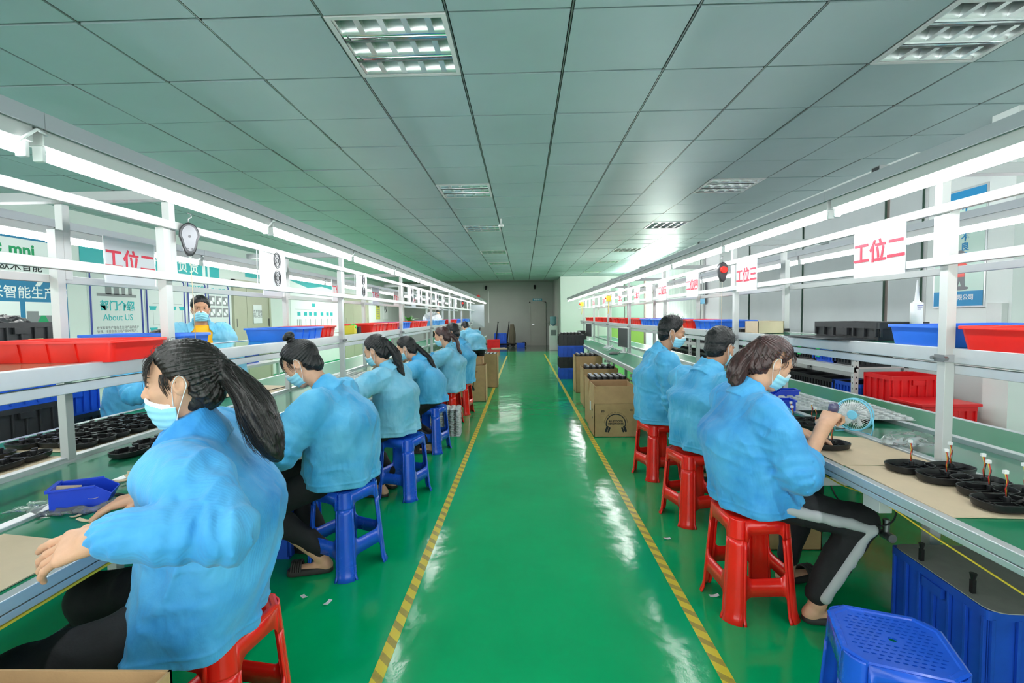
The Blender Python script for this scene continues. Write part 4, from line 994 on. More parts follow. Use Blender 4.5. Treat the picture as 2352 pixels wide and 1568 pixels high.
# --- right row, second
X0, Y0, fa = 1.225, 3.28, rad(22); Lf = lp(X0, Y0, fa)
person('man seen from behind, short black hair, on the middle red stool of the right row', (X0,Y0,0), fa, res=.0045, s=1.12, slump=.10, lean=.03, head_yaw=.18, head_pitch=.38, neck_fwd=.06, gender='m', hairmat='hair_black', skin='skin_tan', jacket='jacket', mask='on',
    rh=Lf(1.52,3.12,.84), lh=Lf(1.5,3.45,.84), rhint=(-.1,-.9,-.5), lhint=(-.1,.9,-.4), width=1.13, depth=1.12, hem=.50, seed=13, trousers='trousers_grey', feet=((.3,.14,0),(.25,-.14,0)), group='workers in blue jackets on the right row')
# --- right row, third
X0, Y0, fa = 1.17, 4.20, rad(-2); Lf = lp(X0, Y0, fa)
person('masked man in profile with tousled black hair, furthest of the right row', (X0,Y0,0), fa, res=.005, s=1.14, tousle=160, slump=.05, lean=.02, head_yaw=-.12, head_pitch=.26, neck_fwd=.05, gender='m', hairmat='hair_black', skin='skin_tan', jacket='jacket', mask='on',
    rh=Lf(1.40,4.1,.82), lh=Lf(1.45,4.45,.84), rhint=(-.6,-.6,-.6), width=1.05, depth=1.12, hem=.49, seed=14, trousers='trousers_grey', group='workers in blue jackets on the right row')
# ================================================================== props
# ---------- moulded plastic stools
def stool(matl, slots=False):
    t = thing('plastic_stool', 'x', 'stool'); H = .47; hb, ht, cb, ct = .176, .140, .064, .050
    hw = lambda z: hb+(ht-hb)*z/H; cc = lambda z: cb+(ct-cb)*z/H
    def side(k):                                            # maps (t,z) on side k to 3-D
        a = k*PI/2; c, s = math.cos(a), math.sin(a)
        return lambda u, z, o=0: (c*(hw(z)-o)-s*u, s*(hw(z)-o)+c*u, z)
    def arc(cx, cz, r, a0, a1, n=5): return [(cx+r*math.cos(a0+(a1-a0)*i/n), cz+r*math.sin(a0+(a1-a0)*i/n)) for i in range(n+1)]
    fl = .013; zw, zs1, zs0 = .405, .205, .125
    T = lambda z: hw(z)-cc(z)
    ap = MB(); outer = [(-T(H),H), (-T(zw),zw)]
    for k in range(4):
        m = side(k); b = T(zw)-fl
        poly = [(-T(H-.004),H-.004), (-T(zw-.03),zw-.03), (-T(zw-.03)+fl,zw-.03)]+arc(-b+.03, zw-.03, .03, PI, PI/2)+arc(b-.03, zw-.03, .03, PI/2, 0)+[(T(zw-.03)-fl,zw-.03), (T(zw-.03),zw-.03), (T(H-.004),H-.004)]
        ap.add([m(u, z) for u, z in poly], [tuple(range(len(poly)))])
        # chamfered corner of the apron
    def corner(mb, k, z0, z1, n=5, flare=0):
        zz = [z0+(z1-z0)*i/14 for i in range(15)]; rings = []
        for z in zz:
            a = k*PI/2; c, s = math.cos(a), math.sin(a); w_, q = hw(z), cc(z); f = flare*max(0, 1-z/.03)
            r = []
            for i in range(n+1):
                e = i/n; x = w_-q*e; y = w_-q*(1-e); bl = .012*math.sin(PI*e)+f; x += bl*.7; y += bl*.7
                r.append((c*x-s*y, s*x+c*y, z))
            rings.append(r)
        mb.loft(rings, False, False, close=False)
    for k in range(4): corner(ap, k, zw-.03, H-.004)
    o = obj('apron', ap, matl, t, smooth=35); md = o.modifiers.new('wall', 'SOLIDIFY'); md.thickness = .006; md.offset = -1
    for k in range(4):
        lg = MB(); corner(lg, k, 0, zw-.03, flare=.012)
        for kk, sg in ((k, 1), ((k+1) % 4, -1)):
            m = side(kk); zz = [0, .012, .03]+[.03+(zw-.06)*i/8 for i in range(1, 9)]
            lg.loft([[m(sg*T(z), z, -.010*max(0,1-z/.03)), m(sg*(T(z)-fl), z, -.010*max(0,1-z/.03))] for z in zz], False, False, close=False)
        o = obj('leg', lg, matl, t, smooth=35); md = o.modifiers.new('wall', 'SOLIDIFY'); md.thickness = .007; md.offset = -1
    for k in range(4):
        m = side(k); b1, b0 = T(zs1)-fl, T(zs0)-fl; st = MB()
        poly = [(-b1-.002,zs1+.028)]+arc(-b1+.028, zs1+.028, .028, PI, 1.5*PI)+arc(b1-.028, zs1+.028, .028, 1.5*PI, 2*PI)+[(b1+.002,zs1+.028), (b0+.003,zs0-.028)]+arc(b0-.025, zs0-.028, .028, 0, PI/2)+arc(-b0+.025, zs0-.028, .028, PI/2, PI)+[(-b0-.003,zs0-.028)]
        st.add([m(u, z) for u, z in poly], [tuple(range(len(poly)))])
        o = obj('stretcher', st, matl, t, smooth=35); md = o.modifiers.new('wall', 'SOLIDIFY'); md.thickness = .008; md.offset = -1
    # seat : octagonal plate with a raised border, slots pierced through when seen from above
    oct_ = lambda h, c: [(h-c,-h),(h,-h+c),(h,h-c),(h-c,h),(-h+c,h),(-h,h-c),(-h,-h+c),(-h+c,-h)]
    se = MB(); se.loft([[(x,y,H-.012) for x,y in oct_(ht+.002, ct)], [(x,y,H-.003) for x,y in oct_(ht+.002, ct)], [(x,y,H) for x,y in oct_(ht-.004, ct-.002)], [(x,y,H) for x,y in oct_(ht-.014, ct-.006)], [(x,y,H-.003) for x,y in oct_(ht-.018, ct-.008)]], False, False)
    if slots:
        cu = bpy.data.curves.new('seat', 'CURVE'); cu.dimensions = '2D'; cu.fill_mode = 'BOTH'
        def spl(pts):
            s_ = cu.splines.new('POLY'); s_.points.add(len(pts)-1); s_.use_cyclic_u = True
            for p, q in zip(s_.points, pts): p.co = (q[0], q[1], 0, 1)
        spl(oct_(ht-.018, ct-.008)); spl([(.011*math.cos(2*PI*i/14), .011*math.sin(2*PI*i/14)) for i in range(14)])
        for i in range(-6, 7):
            for j in range(-6, 7):
                x, y = i*.0185+(.009 if j % 2 else 0), j*.0175
                if max(abs(x), abs(y)) > .108 or abs(x)+abs(y) > .178 or math.hypot(x, y) < .02: continue
                spl([(x+.0052*math.cos(a)+(.0016 if math.cos(a) > 0 else -.0016), y+.0032*math.sin(a)) for a in [2*PI*q/8 for q in range(8)]])
        oc = bpy.data.objects.new('seat', cu); COL.objects.link(oc); bpy.context.view_layer.update()
        me = bpy.data.meshes.new_from_object(oc.evaluated_get(bpy.context.evaluated_depsgraph_get()))
        se.add([(v.co.x, v.co.y, H-.003) for v in me.vertices], [tuple(p.vertices) for p in me.polygons]); bpy.data.objects.remove(oc)
    else: se.add([(x,y,H-.003) for x,y in oct_(ht-.018, ct-.008)], [tuple(range(8))])
    o = obj('seat', se, matl, t); md = o.modifiers.new('wall', 'SOLIDIFY'); md.thickness = .006; md.offset = -1
    return t
sb = stool(M['stool_blue'], True); sr = None
SW = {M['stool_blue']: M['stool_red']}
STOOLS = [('b', 1.04, 1.36, -21.5, 'empty blue plastic stool with a slotted seat'),
 ('r', -.97, 1.46, -10, 'red plastic stool under the woman nearest the camera'), ('b', -1.024, 2.69, -26.5, 'blue plastic stool under the woman with the bun'),
 ('b', -.967, 3.795, -18, 'blue plastic stool under the woman with the white hair tie'), ('b', -.99, 5.06, -16, 'blue plastic stool in front of the stack of clear trays'),
 ('r', -1.0, 6.28, -14, 'red plastic stool under the fifth worker of the left row'), ('r', -.93, 7.0, -10, 'red plastic stool beside the left cardboard boxes'),
 ('r', 1.07, 2.31, 3.5, 'red plastic stool under the woman with striped trousers'), ('r', 1.152, 3.316, 16.8, 'red plastic stool under the man seen from behind'), ('r', 1.157, 4.21, 18, 'red plastic stool nearest the open headphone carton')]
for i, (c, x, y, r, lab) in enumerate(STOOLS):
    o = sb if i == 0 else dup(sb, swap=SW if c == 'r' else None)
    o.location = (x, y, 0); o.rotation_euler = (0,0,rad(r)); o['label'] = lab; o['group'] = 'plastic stools along the aisle'
for nm, x, y, r, side_ in (('r1', 1.157, 4.21, 18, 0),):
    c = Vector((-.141, .0, .435)); m = Matrix.Rotation(rad(r), 4, 'Z'); m.translation = (x, y, 0)
    lb = MB().box(-.146,-.143,-.03,.01,.415,.45)
# ---------- trays (basins) on the shelves
def tray(w, d, h, matl, name='tray', ribs=4):
    t = thing(name, 'x', 'tray'); r = .03
    rg = lambda ww, dd, rr, z: [(x,y,z) for x,y in rrect(ww, dd, rr)]
    b = MB(); b.loft([rg(w-.052,d-.052,r,0), rg(w-.022,d-.022,r,h-.012), rg(w-.022,d-.022,r,h-.002), rg(w-.028,d-.028,r-.002,h-.002), rg(w-.058,d-.058,r-.003,.004)], True, True)
    for k in range(1, ribs):
        f = (k/ribs-.5)*(w-.1)
        for s in (-1, 1):
            b.add([(f-.004,s*(d-.052)/2,.004),(f+.004,s*(d-.052)/2,.004),(f+.004,s*((d-.022)/2),h-.012),(f-.004,s*((d-.022)/2),h-.012),(f-.004,s*((d-.038)/2),.004),(f+.004,s*((d-.038)/2),.004),(f+.004,s*((d-.008)/2),h-.012),(f-.004,s*((d-.008)/2),h-.012)],[(4,5,6,7),(0,4,7,3),(1,2,6,5)])
    obj('basin', b, matl, t, smooth=40)
    q = MB(); q.loft([rg(w-.022,d-.022,r,h-.012), rg(w,d,r+.006,h-.014), rg(w+.002,d+.002,r+.006,h-.004), rg(w-.002,d-.002,r+.005,h), rg(w-.022,d-.022,r,h), rg(w-.028,d-.028,r-.002,h-.004)], False, False)
    obj('rim', q, matl, t, smooth=40)
    return t
tr_r = tray(.62, .40, .098, M['tray_red']); used_tr = [False]
tr_b = dup(tr_r, swap={M['tray_red']: M['tray_blue']})
M['tray_pale'] = mat('tray_pale', (.12,.38,.82), .3)
tr_l = dup(tr_r, swap={M['tray_red']: M['tray_pale']})
first = {'r': tr_r, 'b': tr_b, 'l': tr_l}; seen = set()
def put_tray(c, x, y, rz, label, group, z=1.2385, sc=(1,1,1)):
    o = first[c] if c not in seen else dup(first[c]); seen.add(c)
    o.location = (x, y, z); o.rotation_euler = (0,0,rad(rz)); o.scale = sc; o['label'] = label; o['group'] = group; return o
cn = {'r': 'red', 'b': 'blue', 'l': 'pale blue'}
GL = 'trays along the left shelf'; GR = 'trays along the right shelf'
put_tray('r', -1.885, 2.02, 2, 'big red tray nearest the camera on the left shelf', GL, sc=(.86,.82,.9)); put_tray('b', -1.90, 2.41, 1, 'blue tray behind the nearest white post on the left shelf', GL, sc=(.80,.68,1))
put_tray('b', -1.87, 3.79, 90, 'blue tray on the left shelf between the glossy empty stretch and a red tray', GL, sc=(.86,1,1)); put_tray('r', -1.93, 4.27, 90, 'red tray on the left shelf next to a white post', GL, sc=(.7,1,1))
for k, (c, y) in enumerate((('r',5.75),('r',6.38),('b',7.05),('r',7.72),('r',8.36),('l',9.5),('l',10.3),('r',11.5),('r',12.2),('b',12.95),('b',13.7),('b',14.5),('l',15.3))):
    put_tray(c, -1.89, y, 90, '%s tray, %s along the left shelf beyond the yellow box' % (cn[c], ORD[k]), GL)
put_tray('r', 2.03, 1.84, 0, 'red tray nearest the camera on the right shelf', GR, sc=(.86,.95,1)); put_tray('b', 2.05, 2.28, 0, 'blue tray between the nearest right post and the glue cartridge', GR, sc=(.86,.78,1))
for k, (c, y) in enumerate((('b',4.85),('r',5.5),('b',6.55),('b',7.2),('r',7.82),('r',8.85),('r',9.6),('r',10.7),('r',11.5),('r',12.9),('r',13.7))):
    put_tray(c, 1.98, y, 90, '%s tray, %s along the right shelf beyond the kraft box' % (cn[c], ORD[k]), GR)
# ---------- ribbed crates
def crate(w, d, h, matl, ribs=6, lip=.012, loc=(0,0,0)):
    t = thing('crate', 'x', 'crate', loc); b = MB(); th = .006; tp = .012
    x, y = w/2-tp, d/2-tp; X, Y = w/2-lip, d/2-lip
    lo = [(-x,-y,0),(x,-y,0),(x,y,0),(-x,y,0)]; hi = [(-X,-Y,h-.03),(X,-Y,h-.03),(X,Y,h-.03),(-X,Y,h-.03)]; tt = [(a,b_,h-.001) for a,b_,_ in hi]
    ii = [(a*(1-th/w*2), b_*(1-th/d*2), h-.001) for a,b_,_ in hi]; il = [(a*(1-th/w*2), b_*(1-th/d*2), .008) for a,b_,_ in lo]
    b.loft([lo, hi, tt, ii, il]); 
    for s in (-1, 1):
        for k in range(ribs+1):
            f = -w/2+.02+(w-.04)*k/ribs; b.box(f-.006, f+.006, s*(d/2-.004)-.006, s*(d/2-.004)+.006, .02, h-.03)
        n2 = max(2, int(ribs*d/w))
        for k in range(n2+1):
            f = -d/2+.02+(d-.04)*k/n2; b.box(s*(w/2-.004)-.006, s*(w/2-.004)+.006, f-.006, f+.006, .02, h-.03)
    obj('body', b, matl, t, bevel=.0015)
    r = MB(); r.loft([[(px,py,h-.034) for px,py in rrect(w-.012,d-.012,.012)], [(px,py,h-.034) for px,py in rrect(w,d,.014)], [(px,py,h) for px,py in rrect(w,d,.014)], [(px,py,h) for px,py in rrect(w-.026,d-.026,.01)], [(px,py,h-.03) for px,py in rrect(w-.03,d-.03,.01)]], False, False)
    for s in (-1, 1): r.box(-.05,.05, s*(d/2)-.008, s*(d/2)+.008, h-.075, h-.034)
    obj('rim', r, matl, t)
    return t
CR = {}
def put_crate(size, c, loc, rz, label, group=None):
    key = (size, c)
    if key in CR: o = dup(CR[key])
    else:
        base = [k for k in CR if k[0] == size]
        if base: o = dup(CR[base[0]], swap={M['crate_'+base[0][1]]: M['crate_'+c]}); CR[key] = o
        else: o = crate(*size, M['crate_'+c]); CR[key] = o
    o.location = loc; o.rotation_euler = (0,0,rad(rz)); o['label'] = label
    if group: o['group'] = group
    elif 'group' in o: del o['group']
    return o
S1 = (.55,.40,.245)
for k, c in enumerate(('blue','black','blue','black')):
    put_crate(S1, c, (1.05, 10.83, .2455*k), (0,1.5,-1,.5)[k], '%s crate, %s from the floor in the stack at the end of the right bench' % (c, ORD[k]), 'crate stack at the end of the right bench')
S2 = (.58,.42,.28)
for k, c in enumerate(('black','blue','black','blue','black')):
    put_crate(S2, c, (-3.52, 3.13, .2805*k), 90, '%s crate, %s from the floor in the tall stack behind the left bench' % (c, ORD[k]), 'tall crate stack behind the left bench')
S3 = (.45,.38,.22)
for k, c in enumerate(('black','blue','black','blue')):
    put_crate(S3, c, (-3.72, 3.72, .2205*k), 90, '%s crate, %s from the floor in the low stack by the brown carton' % (c, ORD[k]), 'low crate stack behind the left bench')
solo('sticky_note', MB().box(0,.002,-.05,.05,-.032,.032), mat('note', (.75,.72,.28), .6), 'pale yellow paper note on the top black crate', 'note', (-3.29, 3.2, 1.26))
S4 = (.5,.38,.34)
put_crate(S4, 'blue', (1.83, 1.93, 0), 86, 'big blue crate covered with a grey board under the right bench')
put_crate((.46,.36,.30), 'blue', (-1.55, 2.95, 0), 90, 'blue crate under the left bench beside the bun woman')
put_crate((.34,.24,.24), 'blue', (-4.35, 7.5, .72), 90, 'small blue crate by the double door holding cartons')
put_crate((.58,.28,.10), 'black', (2.05, 2.95, 1.2385), 90, 'long low black crate on the right shelf')
S5 = (.44,.34,.43)
put_crate(S5, 'red', (3.25, 4.22, 0), 0, 'lower red tub of the pair beside the steel rack'); put_crate(S5, 'red', (3.25, 4.22, .431), 0, 'upper open red tub of the pair beside the steel rack')
rb = put_crate((.42,.30,.67), 'red', (3.22, 3.86, 0), 0, 'closed red tub with a flat lid by the window wall'); 
solo('tub_lid', MB().box(-.225,.225,-.165,.165,0,.022), M['crate_red'], 'flat dark red lid on the closed tub', 'lid', (3.22,3.86,.671), 0, bevel=.004)
put_crate((.56,.4,.36), 'red', (-1.33, 21.6, .0), 4, 'red bin on the floor at the far end of the aisle')
put_crate((.56,.4,.62), 'blue', (-1.05, 22.3, 0), 0, 'tall blue bin behind the far red bin'); put_crate((.36,.3,.2), 'blue', (-.12, 21.5, 0), 0, 'low blue bin on the floor left of the grey door')
# grey board with two clips on the big blue crate
solo('grey_board', MB().prism(rrect(.40,.52,.05), 0, .004), M['grey_board'], 'grey fibre board lying on the big blue crate', 'board', (1.84, 1.92, .342), rad(-4), bevel=.001)
for k, (x, y) in enumerate(((1.67, 2.04), (1.665, 1.80))):
    c = MB().box(-.007,.007,-.007,.007,-.0,.05).tube([(0,0,.05),(0,0,.075)], [.006,.012], 8)
    solo('black_clip', c, M['black_plastic'], ('far' if k == 0 else 'near')+' black clip standing on the grey board', 'clip', (x, y, .346), group='black clips on the grey board')
# ---------- steel rack with crates behind the right line
def rack():
    t = thing('storage_rack', 'white perforated steel rack full of crates behind the right line', 'rack', (3.2, 7.3, 0))
    for x in (-.22, .22):
        for y in (-2.88, -1.44, 0, 1.44, 2.88):
            p = MB().box(x-.02, x+.02, y-.02, y+.02, 0, 1.06)
            for q in range(20): p.cur = 1; p.box(x-.0205, x-.0195, y-.004, y+.004, .05+.05*q, .065+.05*q); p.box(x-.006, x+.006, y-.0208, y-.0198, .05+.05*q, .065+.05*q)
            p.cur = 0; obj('upright', p, [M['white_metal'], M['dark_metal']], t)
    for z in (.10, .48, .90):
        obj('shelf', MB().box(-.24,.24,-2.9,2.9,z-.012,z), M['white_metal'], t)
        obj('shelf_beam', MB().box(-.245,-.22,-2.9,2.9,z-.05,z-.0), M['white_metal'], t, bevel=.004)
    return t
rack()
S6 = (.30,.40,.18); S7 = (.30,.40,.26)
tagm = MB().box(-.202,-.2005,-.028,.028,.02,.095)
for k in range(17):
    y = 4.62+.325*k; c = 'blue' if k == 1 else 'black'
    put_crate(S6, c, (3.17, y, .9005), 0 if False else 90*0, '%s crate, %s from the near end on the top shelf of the steel rack' % (c, ORD[k]), 'crates on the top rack shelf').rotation_euler = (0,0,0)
    if k % 2 == 0: pass
for k in range(17):
    y = 4.62+.325*k; c = 'blue' if k in (0,) else 'black'
    put_crate(S7, c, (3.17, y, .4805), 0, '%s crate, %s from the near end on the middle shelf of the steel rack' % (c, ORD[k]), 'crates on the middle rack shelf')
for k, (j, z) in enumerate(((1,.9005),(2,.9005),(6,.9005),(9,.9005),(12,.9005),(4,.4805),(7,.4805),(11,.4805),(14,.4805))):
    solo('green_tag', MB().box(-.0015,0,-.03,.03,0,.09), M['tag_green'], 'green paper tag on the %s crate of the %s rack shelf' % (ORD[j], 'top' if z > .8 else 'middle'), 'tag', (2.961, 4.62+.325*j, z+.05), group='green tags on the rack crates')
# ---------- cardboard boxes
def carton(w, d, h, flap=.0, flap_lean=.1, tape=True):
    t = thing('cardboard_box', 'x', 'box'); th = .006; b = MB()
    b.box(-w/2,w/2,-d/2,-d/2+th,0,h).box(-w/2,w/2,d/2-th,d/2,0,h).box(-w/2,-w/2+th,-d/2,d/2,0,h).box(w/2-th,w/2,-d/2,d/2,0,h).box(-w/2,w/2,-d/2,d/2,0,th)
    obj('carton', b, M['card'], t)
    if flap:
        for s in (-1, 1):
            q = MB(); y = s*d/2; l = flap_lean*s; q.add([(-w/2,y-s*th,h+.002),(w/2,y-s*th,h+.002),(w/2,y-s*th+l*flap,h+flap),(-w/2,y-s*th+l*flap,h+flap),(-w/2,y,h+.002),(w/2,y,h+.002),(w/2,y+l*flap,h+flap),(-w/2,y+l*flap,h+flap)],[(0,1,2,3),(5,4,7,6),(0,4,5,1),(1,5,6,2),(2,6,7,3),(3,7,4,0)])
            obj('flap', q, M['card'], t)
            q = MB(); x = s*w/2; q.add([(x-s*th,-d/2+.012,h+.002),(x-s*th,d/2-.012,h+.002),(x-s*th+l*flap*.6,d/2-.012,h+flap),(x-s*th+l*flap*.6,-d/2+.012,h+flap),(x,-d/2+.012,h+.002),(x,d/2-.012,h+.002),(x+l*flap*.6,d/2-.012,h+flap),(x+l*flap*.6,-d/2+.012,h+flap)],[(0,1,2,3),(5,4,7,6),(0,4,5,1),(1,5,6,2),(2,6,7,3),(3,7,4,0)])
            obj('flap', q, M['card'], t)
    return t
def headphone_print(par, x, y, z, sc, text=True):
    m = face_to('-y', (x, y, z)); mb = MB(); n = 40
    def band(r0, r1, a0, a1):
        vs = []; 
        for i in range(n+1):
            a = a0+(a1-a0)*i/n; vs += [m @ Vector((r0*math.cos(a)*sc, r0*math.sin(a)*sc, 0)), m @ Vector((r1*math.cos(a)*sc, r1*math.sin(a)*sc, 0))]
        mb.add(vs, [(2*i,2*i+1,2*i+3,2*i+2) for i in range(n)])
    band(.083,.092,-.25,PI+.25)
    for s in (-1, 1):
        c = Vector((s*.083,-.048,0))
        for (dx, w_, h_) in ((0,.022,.06),(-s*.022,.016,.05)):
            pts = [c+Vector((dx+w_/2*math.copysign(abs(math.cos(a))**.5, math.cos(a)), h_/2*math.copysign(abs(math.sin(a))**.5, math.sin(a)),0)) for a in [2*PI*q/20 for q in range(20)]]
            R_ = Matrix.Rotation(s*.35, 3, 'Z'); pts = [c+R_ @ (p-c) for p in pts]
            mb.add([m @ (p*sc) for p in pts], [tuple(range(20))])
    obj('printed_headphones', mb, M['ink'], par)
    if text:
        T_ = text_mb('BLUETOOTH\nHEADPHONES', .022*sc, m @ Matrix.Translation((0,.012*sc,0)), bold=.0008)
        obj('lettering', T_, M['ink'], par)
        arc_ = MB(); s_ = 'STEREO SOUND WITH THE QUALITY YOU DESERVE'
        for i, ch in enumerate(s_):
            a = PI-.1-(PI-.2)*i/(len(s_)-1)
            if ch != ' ': arc_.merge(text_mb(ch, .0105*sc, m @ Matrix.Translation((.105*sc*math.cos(a), .105*sc*math.sin(a), 0)) @ Matrix.Rotation(a-PI/2, 4, 'Z')))
        obj('arched_lettering', arc_, M['ink'], par)
c1 = carton(.49,.50,.385,.20,-.12); c1.location = (1.045, 5.77, 0); tagp(c1, 'nearest open carton printed with headphones beside the right bench', None, 'headphone cartons by the right bench')
headphone_print(c1, 0, -.2515, .155, 1.25)
obj('lettering', text_mb('20', .04, face_to('-y', (-.15,-.2515,.30)), bold=.001).merge(text_mb('Sets/Ctn', .014, face_to('-y', (-.15,-.2515,.27)))).merge(text_mb('C1', .03, face_to('-y', (.18,-.2515,.31)), bold=.001)), M['ink'], c1)
obj('lettering', text_mb('QTY:', .026, face_to('-x', (-.2465,-.1,.29)), bold=.0006).merge(text_mb('N.W.', .026, face_to('-x', (-.2465,-.1,.2)), bold=.0006)), M['ink'], c1)
obj('white_label', MB().box(-.2475,-.2455,.02,.1,.26,.37), M['paper'], c1)
c2 = carton(.50,.46,.59,.0); c2.location = (1.07, 6.30, 0); tagp(c2, 'open carton packed with black parts behind the nearest right carton', None, 'headphone cartons by the right bench')
c3 = carton(.52,.5,.585,.0); c3.location = (1.17, 7.6, 0); tagp(c3, 'third open carton from the camera beside the right bench', None, 'headphone cartons by the right bench')
ca = carton(.42,.42,.60,.0); ca.location = (-.84, 8.12, 0); tagp(ca, 'brown carton with a printed headphone arc beside the sixth left worker', None, 'cartons at the far end of the left row'); headphone_print(ca, -.12, -.2115, .3, 1.5, False)
obj('lettering', text_mb('20', .04, face_to('-y', (.06,-.2115,.5))), M['ink'], ca)
cb = carton(.40,.5,.66,.0); cb.location = (-.80, 9.62-.02, 0) if False else (-.72, 9.75, 0); tagp(cb, 'taller brown carton behind the printed left carton', None, 'cartons at the far end of the left row')
cbx = carton(.36,.34,.12,.0); cbx.location = (-.86, 8.12, .601); tagp(cbx, 'small shallow carton on top of the printed left carton')
cd = carton(.34,.30,.55,.0); cd.location = (-3.62, 4.2, 0); tagp(cd, 'brown carton behind the left bench next to the low crate stack')
ce = carton(.62,.36,.665,.0); ce.location = (-1.06, .79, 0); tagp(ce, 'open carton at the bottom left corner, only its top edge showing')
cf = carton(.36,.30,.22,.0); cf.location = (1.56, 2.98, 0); tagp(cf, 'brown carton on the floor under the right bench')
cg = thing('kraft_box', 'small open kraft box on the right shelf', 'box', (1.92, 3.92, 1.2385)); q = MB(); q.box(-.10,.10,-.11,-.105,0,.095).box(-.10,.10,.105,.11,0,.095).box(-.10,-.095,-.11,.11,0,.095).box(.095,.10,-.11,.11,0,.095).box(-.10,.10,-.11,.11,0,.004); obj('carton', q, M['kraft'], cg)
for q_ in (c1,c2,c3,ca,cb,cbx,cd,ce,cf): q_['category'] = 'box'
# headphone shells standing in the open cartons
def packed(par_loc, w, d, z, nx, ny, lab, grp):
    n = 0
    for j in range(ny):
        for i in range(nx):
            x = par_loc[0]-w/2+w*(i+.5)/nx; y = par_loc[1]-d/2+d*(j+.5)/ny; n += 1
            o = dup(ear) if ear_used else ear; ear_used.append(1)
            o.location = (x, y, z); o.rotation_euler = (0, 0, rad(rnd.uniform(-4,4))); o['label'] = lab; o['group'] = grp
ear = thing('ear_cup', 'x', 'headphone part'); ear_used = []
pr = rrect(.062,.04,.018, 4)
obj('shell', MB().loft([[(x*.9,y*.9,0) for x,y in pr], [(x,y,.03) for x,y in pr], [(x,y,.062) for x,y in pr], [(x*.85,y*.8,.072) for x,y in pr]]), M['black_plastic'], ear, smooth=40)
obj('cushion', MB().loft([[(x*.7,y*.7,.072) for x,y in pr], [(x*.62,y*.6,.077) for x,y in pr]]), M['paper'], ear, smooth=40, label='white pad on the cup')
packed((1.045, 5.77), .46, .46, .40, 6, 5, 'black headphone cup with a white pad standing in the nearest right carton', 'headphone cups in the nearest right carton')
packed((1.07, 6.30), .46, .42, .55, 6, 4, 'black headphone cup with a white pad standing in the second right carton', 'headphone cups in the second right carton')
c4 = carton(.48,.5,.66,.0); c4.location = (1.18, 9.0, 0); tagp(c4, 'furthest open carton beside the right bench', 'box', 'headphone cartons by the right bench')
packed((1.18, 9.0), .44, .46, .62, 5, 3, 'black headphone cup with a white pad standing in the furthest right carton', 'headphone cups in the furthest right carton')
packed((1.17, 7.6), .46, .46, .545, 5, 3, 'black headphone cup with a white pad standing in the third right carton', 'headphone cups in the third right carton')
packed((1.05, 10.83), .47, .32, .951, 6, 3, 'black headphone cup with a white pad standing in the top crate of the aisle stack', 'headphone cups in the top crate')
packed((-.72, 9.75), .36, .46, .59, 5, 4, 'black headphone cup with a white pad standing in the taller left carton', 'headphone cups in the taller left carton')
# props that carry them
for (x, y, z0, z1, w_, d_, nm) in ((1.045,5.77,.008,.399,.46,.47,'nearest right'),(1.07,6.30,.008,.549,.47,.43,'second right'),(1.17,7.6,.008,.544,.49,.47,'third right'),(1.18,9.0,.008,.619,.45,.47,'furthest right'),(-.72,9.75,.008,.589,.37,.47,'taller left')):
    solo('packing_insert', MB().box(-w_/2,w_/2,-d_/2,d_/2,0,z1-z0), M['card_dark'], 'brown packing insert inside the %s carton' % nm, 'packing', (x,y,z0))
solo('packing_insert', MB().box(-.235,.235,-.16,.16,0,.205), M['card_dark'], 'brown packing insert inside the top crate of the aisle stack', 'packing', (1.05,10.83,.7455))
# ================================================================== things on the benches
T = .7515
def flat(name, pts, th, m, label, cat, z=T, group=None):
    cx = sum(p[0] for p in pts)/len(pts); cy = sum(p[1] for p in pts)/len(pts)
    return solo(name, MB().prism([(x-cx,y-cy) for x,y in pts], 0, th), M[m], label, cat, (cx,cy,z), group=group)
flat('cardboard_sheet', [(1.335,1.52),(1.735,1.50),(1.735,2.02),(1.345,2.04)], .0035, 'kraft', 'beige card sheet under the loose black shells on the right bench', 'card sheet')
flat('cardboard_sheet', [(1.34,2.05),(1.735,2.04),(1.733,2.50),(1.36,2.60)], .0035, 'kraft', 'beige card sheet beside the small fan on the right bench', 'card sheet')
flat('cardboard_sheet', [(-1.60,.75),(-1.27,.75),(-1.27,1.36),(-1.60,1.42)], .0035, 'kraft', 'beige card sheet under the reaching hand at the left edge', 'card sheet')
flat('cardboard_sheet', [(-2.22,1.85),(-2.62,1.85),(-2.62,2.26),(-2.22,2.26)], .0035, 'kraft', 'beige card sheet under the near black shells behind the left belt', 'card sheet')
flat('cardboard_sheet', [(-2.22,2.34),(-2.66,2.34),(-2.70,3.16),(-2.24,3.12)], .0035, 'kraft', 'beige card sheet under the big group of black shells', 'card sheet')
flat('cardboard_sheet', [(-2.22,3.98),(-2.62,4.0),(-2.55,4.7),(-2.24,4.62)], .0035, 'kraft', 'beige card sheet with a curled edge behind the bun woman', 'card sheet')
flat('cardboard_sheet', [(-1.28,2.45),(-1.60,2.42),(-1.62,2.95),(-1.28,2.95)], .0035, 'kraft', 'beige card sheet under the hands of the bun woman', 'card sheet')
